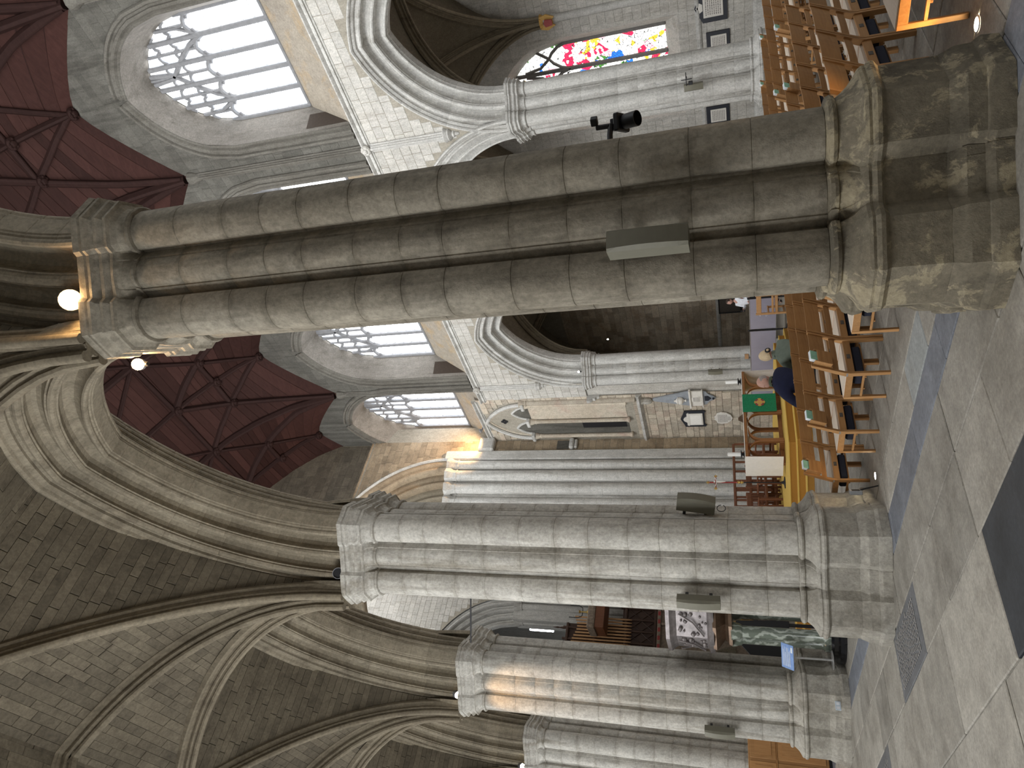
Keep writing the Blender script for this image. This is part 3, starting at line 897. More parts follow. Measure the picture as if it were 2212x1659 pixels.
def vault_bay(ym, mirror, label, single, mat_rib='rib'):
    tx = (lambda x: NX-x) if mirror else (lambda x: x)
    v = struct('ceiling', label)
    hy = S/2
    def zA(y): return SPR+VR*vg(1-min(abs(y)/hy, 1))
    def zB(x): return SPR+VR*vg(1-min(abs(x-VM)/VA, 1))
    # backing shell
    n = 24
    tt = [math.sin(PI/2*i/n) for i in range(n+1)]          # denser near the springings
    ys = [-hy*q for q in tt[::-1]]+[hy*q for q in tt[1:]]
    xs_ = [VM+VA*q for q in [-t for t in tt[::-1]]+tt[1:]]
    b = MB(); b.grid([[Vector((tx(x), ym+y, max(zA(y), zB(x))+.03)) for y in ys] for x in xs_])
    b.build('vault_shell', 'web_mortar', v)
    # web stones: courses run from rib to rib / wall
    rr = random.Random(int(ym*7)+3)
    joined = MB(); cnt = 0
    def emit_stone(P):
        nonlocal cnt
        # P: four corners on the surface, counter clockwise; stone face hangs slightly below the shell
        c = sum(P, Vector())/4
        nn = (P[1]-P[0]).cross(P[3]-P[0])
        if nn.length < 1e-5: return
        nn.normalize()
        cen = Vector((tx(VM), ym, SPR))
        if nn.dot(cen-c) < 0: nn = -nn
        dp = rr.uniform(.006, .013)
        def ring(k, d): return [p+(c-p).normalized()*k+nn*d for p in P]
        rings = [ring(.004, -.012), ring(.004, dp-.006), ring(.012, dp)]
        if single and cnt < 296:
            o = MB().loft([[q-c for q in r] for r in rings], True, False, True).build('web_stone', 'web', v, smooth=False, loc=c); cnt += 1
        else:
            joined.loft(rings, True, False, True)
    # arc-length courses
    def courses(half):
        out = [0.0]; t = 0.0
        while t < 1:
            step = rr.uniform(.105, .15); s0 = vg(t)
            dt = .001
            while t+dt < 1 and math.hypot(half*dt, VR*(vg(t+dt)-s0)) < step: dt += .001
            t = min(1, t+dt); out.append(t)
        return out
    if single or not mirror:
        for sgn in (1, -1):
            cs = courses(hy)
            for t0, t1 in zip(cs[:-1], cs[1:]):
                for e in (0, 1):            # toward each end wall, course along x
                    if e == 1 and not single: continue
                    y0, y1 = hy*(1-t0), hy*(1-t1)
                    xg = VA*(1-(t0+t1)/2)*1.0
                    xa, xb = VM+(1 if e == 0 else -1)*xg, (VX0+.12 if e == 0 else VX1)
                    L = abs(xb-xa); k = 0.0
                    if L < .1: continue
                    while k < L-.05:
                        l = min(rr.uniform(.35, .75), L-k)
                        if L-k-l < .2: l = L-k
                        sg = 1 if xb > xa else -1
                        x0, x1 = xa+sg*k, xa+sg*(k+l); k += l
                        z0_, z1_ = SPR+VR*vg(t0), SPR+VR*vg(t1)
                        emit_stone([Vector((tx(x0), ym+sgn*y0, z0_)), Vector((tx(x1), ym+sgn*y0, z0_)), Vector((tx(x1), ym+sgn*y1, z1_)), Vector((tx(x0), ym+sgn*y1, z1_))])
        for sgn in (1, -1):
            cs = courses(VA)
            for t0, t1 in zip(cs[:-1], cs[1:]):
                x0, x1 = VM+sgn*VA*(1-t0), VM+sgn*VA*(1-t1)
                yg = hy*(1-(t0+t1)/2)
                for e in (1, -1):
                    L = hy-yg; k = 0.0
                    if L < .1: continue
                    while k < L-.05:
                        l = min(rr.uniform(.35, .75), L-k)
                        if L-k-l < .2: l = L-k
                        ya, yb = yg+k, yg+k+l; k += l
                        z0_, z1_ = SPR+VR*vg(t0), SPR+VR*vg(t1)
                        emit_stone([Vector((tx(x0), ym+e*ya, z0_)), Vector((tx(x0), ym+e*yb, z0_)), Vector((tx(x1), ym+e*yb, z1_)), Vector((tx(x1), ym+e*ya, z1_))])
    if joined.v:
        stuff(joined.build('web_stones', 'web_joined', v, smooth=False))
    # ribs
    N = 26
    for s in (1, -1):
        b = MB(); pts = []
        ts = [math.sin(PI/2*i/N)**1.6 for i in range(N+1)]
        half1 = [Vector((tx(VX0-VA*t), ym+s*hy*(1-t), SPR+VR*vg(t))) for t in ts]
        half2 = [Vector((tx(VX1+VA*t), ym-s*hy*(1-t), SPR+VR*vg(t))) for t in ts]
        rib_sweep(b, half1); rib_sweep(b, half2)
        b.build('diagonal_rib', mat_rib, v)
    b = MB()
    ts = [math.sin(PI/2*i/N)**1.6 for i in range(N+1)]
    for (xs0, sg) in ((VX0, -1), (VX1, 1)):
        rib_sweep(b, [Vector((tx(xs0+sg*VA*t), ym-hy, SPR+VR*vg(t))) for t in ts], sc=1.12)
    b.build('transverse_rib', mat_rib, v)
    b = MB(); b.lathe([(.0, -.30), (.12, -.28), (.2, -.18), (.22, -.08), (.18, .05)], 12, (tx(VM), ym, SPR+VR)); b.build('boss', mat_rib, v)
    return v
VLAB = {-2: 'aisle vault bay behind the viewer', -1: 'aisle vault bay above the viewer, its edge at top left', 0: 'stone rib vault bay of the aisle between the first two piers', 1: 'stone rib vault bay of the aisle between the second and third piers', 2: 'far rib vault bay of the aisle beyond the third pier', 3: 'last aisle vault bay before the crossing'}
for k in range(-2, 4):
    vault_bay((k+.5)*S, False, VLAB[k], k in (0, 1))
for k in range(-1, 4):
    vault_bay((k+.5)*S, True, 'dim vaulted aisle bay across the nave, %s from the west' % ORD[k+1], False)

# ================================================================== outer walls of the aisles
wall_aisle = struct('wall_left', 'outer wall of the near aisle with tall windows')
wall_out = struct('wall_right', 'outer wall of the far aisle with stained glass and tablets')
def aisle_window(n, X, ym, side, mat, label, detail=False, hw=1.70):
    """three-light traceried aisle window; side = direction from glass into the room"""
    t = struct('window_%d' % n, label)
    sill, spr, rise = 3.45, 7.0, 2.3
    xg = X-side*.45
    b = MB(); P0 = [(hw+.35, sill-.45), (hw+.35, spr)]; P1 = [(hw, sill), (hw, spr)]
    for i in range(13):
        u = (hw+.35)*(1-i/12); P0.append((u, spr+parch(hw+.35, rise+.35, u)))
        u = hw*(1-i/12); P1.append((u, spr+parch(hw, rise, u)))
    for s in (1, -1):
        b.grid([[Vector((X, ym+s*u, z)) for u, z in P0], [Vector((xg, ym+s*u, z)) for u, z in P1]])
    b.grid([[Vector((X, ym+s*(hw+.35), sill-.45)) for s in (-1, 1)], [Vector((xg, ym+s*hw, sill)) for s in (-1, 1)]])
    b.build('reveal', 'ashlar', t)
    def top(u): return spr+parch(hw, rise, u)
    lw = 2*hw/3
    b = MB()
    for i in range(4):
        u = -hw+i*lw; b.cbox(xg-.08, xg+.1, ym+u-.07, ym+u+.07, sill-.03, top(min(abs(u), hw-.05)) if 0 < i < 3 else spr+.05, .03)
    for i in range(3):
        c = -hw+(i+.5)*lw
        b.tube([Vector((xg+side*.03, ym+c+q*lw/2, z)) for q, z in ((-1, spr-.1), (-.8, spr+.22), (-.4, spr+.48), (0, spr+.62), (.4, spr+.48), (.8, spr+.22), (1, spr-.1))], .06, 6)
        for s in (-1, 1):
            zt = min(top(c+s*lw/4), spr+1.6)
            b.tube([Vector((xg+side*.03, ym+c, spr+.62)), Vector((xg+side*.03, ym+c+s*lw*.3, spr+1.0)), Vector((xg+side*.03, ym+c+s*lw*.42, zt))], .055, 6)
    b.build('tracery', 'tracery_dark' if detail else 'tracery', t)
    rows = 7; ph = (spr-sill)/rows
    me = MB().add([(0, -lw/2+.06, 0), (0, lw/2-.06, 0), (0, lw/2-.06, ph-.012), (0, -lw/2+.06, ph-.012)], [(0, 1, 2, 3)]).mesh('pane', False)
    for i in range(3):
        for r in range(rows):
            link('pane', me, mat, t, (xg, ym-hw+(i+.5)*lw, sill+r*ph))
    panel(t, (xg, ym, 0), (0, 1, 0), (0, 0, 1), lambda u: spr-.01, lambda u: top(max(-hw+1e-3, min(hw-1e-3, u))), frange(-hw, hw, 20), mat.replace('aisle_', 'aisle_head_'), 'head_glass')
    return t
def outer_wall(parent, X, side, ks, mat, masons):
    hw, sill, spr, rise = (1.75 if masons else 2.05), 3.0, 7.0, 2.65
    sh = -.33 if masons else 0.0
    for k in ks:
        ym = (k+.5)*S
        for a, b_ in ((-S/2, sh-hw), (sh+hw, S/2)):
            panel(parent, (X, ym, 0), (0, 1, 0), (0, 0, 1), lambda u: 0.0, lambda u: 12.0, [a, b_], mat)
        panel(parent, (X, ym, 0), (0, 1, 0), (0, 0, 1), lambda u: 0.0, lambda u: sill, [sh-hw, sh+hw], mat)
        panel(parent, (X, ym, 0), (0, 1, 0), (0, 0, 1), lambda u: spr+parch(hw, rise, u-sh), lambda u: 12.0, frange(sh-hw, sh+hw, 16), mat)
        panel(parent, (X-side*.6, ym, 0), (0, 1, 0), (0, 0, 1), lambda u: 0.0, lambda u: 12.0, [-S/2, S/2], mat, 'outer_skin')
        # vault respond: half shaft on the wall
        b = MB()
        b.lathe([(.20, 0), (.20, .5), (.16, .55), (.14, .6), (.14, 6.9), (.18, 7.0), (.19, 7.1), (.26, 7.25), (.28, 7.38)], 12, (X, ym-S/2, 0)); b.build('vault_respond', 'pier_pale' if masons else 'pier', parent)
outer_wall(wall_aisle, AX, 1, range(-2, 4), 'ashlar', False)
XO = NX-AX   # 19.9
outer_wall(wall_out, XO, -1, (-1, 0, 1, 2), 'ashlar', True)
panel(wall_out, (XO, 0, 0), (0, 1, 0), (0, 0, 1), lambda u: 0.0, lambda u: 12.0, [3*S, 4*S], 'mortar')
masonry(wall_out, (XO, 0, 0), (0, 1, 0), (0, 0, 1), (-1, 0, 0), 3*S+.2, 4*S, 0.6, 9.8, lambda u, v: True, ch=(.26, .34), lens=(.35, .8), mat='ashlar_warm', seed=14)
for k in range(-2, 4):
    wn += 1; aisle_window(wn, AX, (k+.5)*S, 1, 'glass_aisle_%d' % k, 'aisle window on the viewer\'s side, %s from the west' % ORD[k+2])
for k in (0, 1, 2):
    wn += 1
    aisle_window(wn, XO, (k+.5)*S-.33, -1, 'stained_glass', 'stained glass aisle window across the nave, %s bay from the west' % ORD[k+1], True, 1.40)
def ow_in(u, v):
    du = ((u/S) % 1-.5)*S+.33
    if u < 3*S and abs(du) < 1.80 and v > 2.95: return v > 7.0+parch(1.80, 2.7, min(abs(du), 1.79))
    return True
masonry(wall_out, (XO, 0, 0), (0, 1, 0), (0, 0, 1), (-1, 0, 0), 2.0, 13.0, 0.6, 9.8, ow_in, ch=(.26, .34), lens=(.35, .8), mat='ashlar', single=True, seed=12)
string_course(wall_out, (XO, -5, 2.33), (XO, 22, 2.33), (-1, 0, 0), [(0, -.08), (.05, -.06), (.09, 0), (.09, .04), (0, .12)], 'arch_pale')
string_course(wall_out, (XO, -5, 0.55), (XO, 22, 0.55), (-1, 0, 0), [(0, -.55), (.12, -.55), (.12, 0), (.06, .08), (0, .1)], 'pier_pale', 'stone_bench')
for k in range(0, 4):
    if k == 1:
        b = MB(); b.lathe([(.0, -.26), (.12, -.24), (.2, -.1), (.17, .05), (.24, .2)], 10, (XO-.1, S*k, 7.3)); o = b.build('carved_corbel', 'gold_flat', wall_out); o['label'] = 'gilded angel corbel'
        b = MB()
        for s in (-1, 1):
            b.loft([[Vector((XO-.26, S*k+s*a, 7.2+z)) for a, z in ((.05, -.1), (.14, -.22), (.26, .05), (.2, .3), (.1, .2))], [Vector((XO-.20, S*k+s*a, 7.2+z)) for a, z in ((.05, -.1), (.14, -.22), (.26, .05), (.2, .3), (.1, .2))]])
        b.build('wing', 'gold_flat', o, smooth=False)
        b = MB(); b.prism([(-.09, -.14), (.09, -.14), (.12, .1), (0, .16), (-.12, .1)], 0, .04, Matrix.Translation((XO-.34, S*k, 7.2)) @ Matrix.Rotation(PI/2, 4, 'Z') @ Matrix.Rotation(PI/2, 4, 'X')); b.build('shield', 'red_enamel', o, smooth=False)

# ================================================================== nave roof of boards and ribs
TP = [(13.0, 18.4), (12.46, 20.39), (11.59, 21.95), (10.71, 22.99), (9.95, 23.58), (8.4, 24.40), (6.85, 24.75)]
RP = [(13.0, 20.85), (12.3, 21.75), (11.53, 22.5), (10.7, 23.15), (10.0, 23.6), (8.4, 24.42), (6.85, 24.75)]
def lin(P, x):
    P = P[::-1]
    xs_, zs = [p[0] for p in P], [p[1] for p in P]
    return float(np.interp(x, xs_, zs))
def roof_z(X, y):
    x = X if X >= 6.85 else 13.7-X
    t = abs(((y/S) % 1)-.5)*2
    T, R = lin(TP, x), lin(RP, x)
    return T+(R-T)*(1-t**1.25)
ceil_nave = struct('ceiling', 'dark red-brown boarded timber roof with ribs and bosses')
YR0, YR1 = -S, 20.6
b = MB(); ys = frange(YR0, YR1, 80); xs_ = frange(.7, 13.0, 44)
b.grid([[Vector((x, y, roof_z(x, y)+.07)) for y in ys] for x in xs_]); b.build('roof_shell', 'roof_rib', ceil_nave)
nb = 0; jb = MB()
for kb in range(-1, 4):
    for hf in (0, 1):
        y0 = kb*S+hf*S/2; y1 = min(y0+S/2, YR1)
        if y0 > YR1: continue
        X = 13.0; i = 0
        while X > .75:
            w_ = random.uniform(.17, .25) if X > 11 else random.uniform(.24, .34)
            xb = max(X-w_, .7); n = 6
            lift = random.uniform(0, .018)
            P = [[Vector((x, y, roof_z(x, y)+.035-lift)) for y in frange(y0+.004, y1-.004, n)] for x in (X-.007, xb+.007)]
            Pt = [[q+Vector((0, 0, .03)) for q in r] for r in P]
            bb = MB(); c = Vector((0, 0, 0))
            rings = [[P[0][j], P[1][j], Pt[1][j], Pt[0][j]] for j in range(n+1)]
            if X > 6.9 and kb >= 0 and nb < 296:
                c = P[0][n//2]
                bb.loft([[q-c for q in r] for r in rings]); bb.build('board', 'roof_board', ceil_nave, smooth=False, loc=c); nb += 1
            else:
                jb.loft(rings)
            X = xb; i += 1
stuff(jb.build('boards', 'roof_board', ceil_nave, smooth=False))
RRIB = [(-.10, .08), (-.10, -.05), (-.075, -.08), (-.06, -.12), (-.035, -.15), (0, -.16), (.035, -.15), (.06, -.12), (.075, -.08), (.10, -.05), (.10, .08)]
def roof_rib(plan, sc=1.0, name='roof_rib'):
    b = MB(); pts = []
    for (x0, y0), (x1, y1) in zip(plan[:-1], plan[1:]):
        n = 10
        for i in range(n):
            x, y = x0+(x1-x0)*i/n, y0+(y1-y0)*i/n; pts.append(Vector((x, y, roof_z(x, y))))
    x, y = plan[-1]; pts.append(Vector((x, y, roof_z(x, y))))
    rib_sweep(b, pts, RRIB, sc); b.build(name, 'roof_rib', ceil_nave)
bm2 = bpy.data.meshes.get('carved_boss').copy(); bm2.name = 'roof_boss'; bm2.materials.clear()
def roof_boss(x, y, s=1.25):
    link('roof_boss', bm2, 'roof_rib', ceil_nave, (x, y, roof_z(x, y)-.16), (PI, 0, 0), (s, s, s))
for kb in range(-1, 4):
    y0, ym, y1 = kb*S, (kb+.5)*S, (kb+1)*S
    for mir in (0, 1):
        m = (lambda x: x) if not mir else (lambda x: 13.7-x)
        if y0 < YR1: roof_rib([(m(12.95), y0), (m(9.95), y0), (m(6.85), y0)], 1.35); roof_boss(m(9.95), y0)
        if ym > YR1: continue
        roof_rib([(m(12.9), ym), (m(11.53), ym), (m(10.0), ym), (m(6.85), ym)]); roof_boss(m(11.53), ym); roof_boss(m(10.0), ym); roof_boss(m(12.85), ym)
        for s, ye in ((-1, y0), (1, y1)):
            if ye > YR1+.1: continue
            f = (m(11.42), ym+s*1.27)
            roof_rib([(m(12.92), ye), f, (m(10.0), ym)], 1.15); roof_boss(*f)
            roof_rib([f, (m(11.53), ym)], .85); roof_rib([f, (m(9.95), ye)], .85); roof_rib([f, (m(12.85), ym)], .85)
            roof_rib([(m(10.0), ym), (m(9.95), ye)], .8)
            roof_rib([(m(12.92), ye), (m(9.95), ye-s*.02), (m(8.4), ym+s*1.3), (m(6.85), ym)], .8)
roof_rib([(6.85, -S), (6.85, 20.5)], 1.3)

# ================================================================== near clerestory (lights the nave) and west end
wall_clere = struct('wall_back', 'upper nave wall above the near arcade')
for k in range(-2, 4):
    ym = (k+.5)*S; xf, xg = HW, -HW+.1
    yt = 21.2
    for a, b_ in ((-S/2, -1.7), (1.7, S/2)):
        panel(wall_clere, (xf, ym, 0), (0, 1, 0), (0, 0, 1), lambda u: STR, lambda u: yt, [a, b_], 'ashlar')
    panel(wall_clere, (xf, ym, 0), (0, 1, 0), (0, 0, 1), lambda u: STR, lambda u: 13.5, [-1.7, 1.7], 'ashlar')
    panel(wall_clere, (xf, ym, 0), (0, 1, 0), (0, 0, 1), lambda u: 16.1+parch(1.7, 2.4, u), lambda u: yt, frange(-1.7, 1.7, 12), 'ashlar')
    wn += 1
    t = struct('window_%d' % wn, 'clerestory window high above the near arcade, %s from the west' % ORD[k+2])
    lw = 3.4/5
    me = MB().add([(0, -lw/2+.05, 0), (0, lw/2-.05, 0), (0, lw/2-.05, 2.6), (0, -lw/2+.05, 2.6)], [(0, 1, 2, 3)]).mesh('pane', False)
    for i in range(5): link('pane', me, 'glass_near', t, (xf-.3, ym-1.7+(i+.5)*lw, 13.5))
    panel(t, (xf-.3, ym, 0), (0, 1, 0), (0, 0, 1), lambda u: 16.12, lambda u: 16.13+parch(1.7, 2.4, u), frange(-1.7, 1.7, 12), 'glass_near', 'head_glass')
    b = MB()
    for i in range(6): b.cbox(xf-.35, xf-.15, ym-1.7+i*lw-.05, ym-1.7+i*lw+.05, 13.5, 18.3 if 0 < i < 5 else 16.3, .02)
    b.build('mullions', 'tracery', t)
    panel(wall_clere, (xf-.55, ym, 0), (0, 1, 0), (0, 0, 1), lambda u: STR, lambda u: yt, [-S/2, S/2], 'mortar', 'outer_skin')
wall_west = struct('wall_west', 'west wall with tall lancets, behind the viewer')
YW = -11.05
panel(wall_west, (AX-.6, YW, 0), (1, 0, 0), (0, 0, 1), lambda u: 0, lambda u: 26, [0, 27.4], 'ashlar')
for i in range(5):
    wn += 1
    t = struct('window_%d' % wn, '%s lancet of the west wall behind the viewer' % ORD[i])
    x = 2.6+i*1.7+.85
    for z0 in (4.5, 12.5):
        panel(t, (x, YW+.1, 0), (1, 0, 0), (0, 0, 1), lambda u: z0, lambda u: z0+5.2+parch(.6, 1.0, u), frange(-.6, .6, 8), 'glass_west', 'pane')
# ================================================================== crossing: old bay, tower wall, far screen
wall_old = struct('wall_old', 'older warm stone bay beside the crossing')
panel(wall_old, (XF+.06, 0, 0), (0, 1, 0), (0, 0, 1), lambda u: 0.0, lambda u: SPR, [3*S+.24, 17.46], 'ashlar')
MB().box(XF+.1, XF+1.6, 3*S+.80, 17.9, 0, SPR).build('wall_end', 'ashlar', wall_old, smooth=False)
wall_close = struct('wall_east', 'walls closing the east ends of the aisles')
MB().box(NX, XO+.6, 4*S, 4*S+.4, 0, 12).build('far_aisle_end', 'ashlar', wall_close, smooth=False)
MB().box(AX-.6, .6, 4*S, 4*S+.4, 0, 12).build('near_aisle_end', 'ashlar', wall_close, smooth=False)
Y0, YT = 17.45, 20.2
panel(wall_old, (XF+.02, 0, 0), (0, 1, 0), (0, 0, 1), lambda u: 0, lambda u: 12.4, [17.36, YT], 'mortar')
# two-light blind opening with quatrefoil
NYM, NHW, NSPR, NRISE, NBOT = 18.85, 1.12, 10.1, 2.0, 5.6
def in_niche(u, v, m=0.0):
    du = abs(u-NYM)
    if du > NHW+m or v < NBOT: return False
    return v < NSPR+parch(NHW+m, NRISE+m, min(du, NHW+m-.001))
def old_in(u, v):
    if in_niche(u, v, .16): return False
    return True
masonry(wall_old, (XF, 0, 0), (0, 1, 0), (0, 0, 1), (-1, 0, 0), 17.36, YT, 0.3, 12.2, old_in, ch=(.20, .34), lens=(.22, .55), mat='ashlar_warm', single=True, seed=21, proud=.02)
def tube_x(pts, r, name, mat, parent, x=XF-.05, n=8):
    return MB().tube([Vector((x, y, z)) for y, z in pts], r, n).build(name, mat, parent)
def arc(ymid, a, rise, zs, n=12): return [(ymid-a+2*a*i/(2*n), zs+parch(a, rise, min(abs(-a+2*a*i/(2*n)), a-1e-4))) for i in range(2*n+1)]
tube_x(arc(NYM, NHW+.05, NRISE, NSPR), .085, 'niche_hood', 'arch_pale', wall_old)
tube_x(arc(NYM, NHW-.10, NRISE-.12, NSPR), .07, 'niche_arch', 'ashlar_warm', wall_old, XF+.04)
for s in (-1, 1):
    tube_x(arc(NYM+s*.5, .42, .78, NSPR-.05, 8), .055, 'sub_arch', 'arch_pale', wall_old, XF+.02)
    bd = MB(); bd.box(XF-.004, XF+.012, NYM+s*.5-.36, NYM+s*.5+.36, NSPR-3.9 if s > 0 else NSPR-3.9, NSPR+.1)
    panel(wall_old, (XF+.012, NYM+s*.5, 0), (0, 1, 0), (0, 0, 1), lambda u: NSPR-.05, lambda u: NSPR-.05+parch(.40, .72, u), frange(-.39, .39, 10), 'ashlar_dark', 'sub_arch_recess')  # flat dark panel, shade of the recessed head painted in
# tall recess: flat panels, light and shade painted in, black opening low left
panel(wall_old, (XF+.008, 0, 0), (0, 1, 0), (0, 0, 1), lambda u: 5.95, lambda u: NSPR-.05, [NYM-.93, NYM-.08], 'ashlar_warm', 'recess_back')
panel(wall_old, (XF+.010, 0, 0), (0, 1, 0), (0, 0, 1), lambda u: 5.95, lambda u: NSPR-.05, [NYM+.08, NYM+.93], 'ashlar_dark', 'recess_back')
panel(wall_old, (XF-.004, 0, 0), (0, 1, 0), (0, 0, 1), lambda u: 6.05, lambda u: 7.9, [NYM+.05, NYM+.55], 'black', 'dark_opening')
for yy, nm in ((NYM-NHW+.02, 'shaft'), (NYM, 'shaft'), (NYM+NHW-.12, 'shaft')):
    b = MB(); b.lathe([(.10, 5.85), (.13, 5.9), (.09, 6.0), (.085, 6.02), (.085, 9.8), (.11, 9.85), (.09, 9.9), (.14, 10.02), (.15, 10.12)], 12, (XF-.06, yy, 0)); b.build(nm, 'ashlar_warm', wall_old)
    MB().cbox(XF-.24, XF+.02, yy-.19, yy+.19, 10.1, 10.26, .03).build('abacus', 'arch_pale', wall_old)
# tall shaft at the right of the bay with head corbel, string course
b = MB(); b.lathe([(.13, 5.5), (.13, 9.95), (.17, 10.0), (.14, 10.06), (.2, 10.2), (.2, 10.3)], 12, (XF-.02, 17.62, 0)); b.build('bay_shaft', 'ashlar_warm', wall_old)
b = MB(); b.lathe([(.05, 4.82), (.12, 4.9), (.15, 5.05), (.12, 5.15), (.16, 5.25)], 10, (XF-.1, 17.66, 0)); b.build('head_corbel', 'pier', wall_old)
string_course(wall_old, (XF, 17.36, 5.36), (XF, YT, 5.36), (-1, 0, 0), [(0, -.14), (.05, -.12), (.12, -.05), (.16, -.03), (.16, .04), (.10, .06), (0, .12)], 'arch_pale')
string_course(wall_old, (XF+.02, 17.45, 12.25), (XF+.02, YT, 12.25), (-1, 0, 0), SP, 'arch_pale')
# capital return running on as a string beside the last pier
string_course(wall_old, (XF+.05, 17.36, 7.25), (XF+.05, 17.5, 7.25), (-1, 0, 0), [(0, -.38), (.08, -.36), (.10, -.25), (.18, -.2), (.18, -.1), (.26, -.04), (.30, .06), (.30, .13), (0, .13)], 'arch_pale', 'capital_return')
# quatrefoil
b = MB(); qx = XF-.012
for a in range(4):
    cyy, czz = NYM+.09*math.cos(a*PI/2), 11.3+.09*math.sin(a*PI/2)
    b.add([(qx, cyy+.07*math.cos(k*PI/6), czz+.07*math.sin(k*PI/6)) for k in range(12)], [tuple(range(12))])
b.build('quatrefoil', 'black', wall_old, smooth=False)

wall_tower = struct('wall_tower', 'west wall of the crossing tower with a great round arch')
TRI, TRO, TSP = 3.05, 5.05, 14.0
CXT = 6.85
def tarch(R, u): return math.sqrt(max(R*R-u*u, 0))
for a, b_ in ((-6.9, -TRO), (TRO, 6.9)):
    panel(wall_tower, (CXT, YT, 0), (1, 0, 0), (0, 0, 1), lambda u: 0, lambda u: 18.34, [a, b_], 'mortar')
panel(wall_tower, (CXT, YT, 0), (1, 0, 0), (0, 0, 1), lambda u: TSP+tarch(TRO, u), lambda u: max(18.34, TSP+tarch(TRO, u)+.01), frange(-TRO, TRO, 40), 'mortar')
panel(wall_tower, (CXT, YT+.25, 0), (1, 0, 0), (0, 0, 1), lambda u: max(18.3, TSP+tarch(TRO, u)), lambda u: 26, frange(-7, 7, 30), 'mortar')
def tw_in(u, v):
    if abs(u) < TRO+.03 and v < TSP+tarch(TRO+.03, u): return False
    return True
masonry(wall_tower, (CXT, YT, 0), (1, 0, 0), (0, 0, 1), (0, -1, 0), .5, 6.12, 1.0, 18.2, lambda u, v: tw_in(u, v) and (v > 13.0 or u > 5.0), ch=(.24, .36), lens=(.35, .7), mat='tower_stone', single=True, seed=31)
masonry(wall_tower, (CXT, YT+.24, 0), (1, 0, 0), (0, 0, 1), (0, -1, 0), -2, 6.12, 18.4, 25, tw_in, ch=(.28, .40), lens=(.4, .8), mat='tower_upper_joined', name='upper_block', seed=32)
MB().cbox(CXT-6.1, CXT+6.1, YT-.04, YT+.3, 18.26, 18.38, .03).build('ledge', 'tower_stone', wall_tower)
# orders of the great arch, stepping back in depth
for i, (ri, ro, yy) in enumerate(((4.55, TRO, 0.0), (4.05, 4.62, .35), (3.55, 4.12, .70), (TRI, 3.62, 1.05))):
    for side in (1,):
        b = MB(); n = 40; rings = []
        prof = [(0, .36), (0, .08), (.03, .03), (.08, 0), (.14, .01), (.17, .05), (.22, .06), (.27, .03), (.33, .0), (.42, -.02 if i == 0 else .0), (ro-ri, 0), (ro-ri, .36)]
        for k in range(n+1):
            an = PI*k/n
            rings.append([Vector((CXT+(ri+a)*math.cos(an), YT+yy+d, TSP+(ri+a)*math.sin(an))) for a, d in prof])
        b.loft(rings, True, True, True); b.build('arch_order', 'tower_stone' if i < 2 else 'arch', wall_tower)
b = MB(); rings = []
for k in range(41):
    an = PI*k/40; rings.append([Vector((CXT+(TRO+a)*math.cos(an), YT-d, TSP+(TRO+a)*math.sin(an))) for a, d in ((0, 0), (0, .05), (.06, .10), (.12, .06), (.12, 0))])
b.loft(rings); b.build('hood_mould', 'arch_pale', wall_tower)
# respond: clustered shafts
def coursed(r, z0, z1, seed):
    rr = random.Random(seed+90); out = []; z = z0
    while z < z1-.5:
        z += rr.uniform(.32, .62); out += [(r, z-.006), (r-.008, z), (r, z+.006)]
    return out+[(r, z1)]
for s in (1, -1):
    rsp = link('respond', None, None, wall_tower, (CXT, YT, 0))
    for i, (u, yy, r) in enumerate(((4.80, .02, .22), (4.30, .10, .25), (3.80, .30, .25), (3.25, .62, .28), (4.55, .16, .11), (4.05, .30, .11), (3.52, .55, .11))):
        zz = 0.985; b = MB()
        b.lathe([(r*1.35, 0), (r*1.35, .45), (r*1.2, .5), (r*1.3, .6), (r, .72)]+coursed(r, .72, 13.55, i), 16, (s*u, yy, 0), cap=False)
        b.build('shaft', 'pier_pale', rsp)
        if r > .15:
            MB().lathe([(r, 13.5), (r*1.15, 13.55), (r*1.05, 13.62), (r*1.15, 13.75), (r*1.5, 13.88), (r*1.6, 13.95), (r*1.6, 14.05)], 8, (s*u, yy, 0)).build('capital', 'arch_pale', rsp)
    MB().box(min(s*2.95, s*5.1), max(s*2.95, s*5.1), .45, 1.6, 0, 14.05).build('respond_core', 'pier_pale', rsp, smooth=False)
    # joint lines: coursed blocks on the flat return next to the shafts
    MB().cbox(min(s*5.02, s*5.50), max(s*5.02, s*5.50), -.16, .3, 0, 14.3, .05).build('flat_pilaster', 'pier_pale', rsp, smooth=False)
# bracket stone and niche on the wall return
MB().cbox(12.32, 12.97, YT-.30, YT, 12.05, 12.75, .05).build('bracket', 'arch_pale', wall_tower, smooth=False)
MB().cbox(12.40, 12.92, YT-.24, YT, 8.42, 8.62, .05).cbox(12.45, 12.90, YT-.16, YT, 8.28, 8.42, .04).build('bracket', 'arch_pale', wall_tower, smooth=False)
MB().box(12.45, 12.90, YT-.03, YT-.02, 8.66, 9.2).build('statue_recess', 'ashlar_dark', wall_tower, smooth=False)
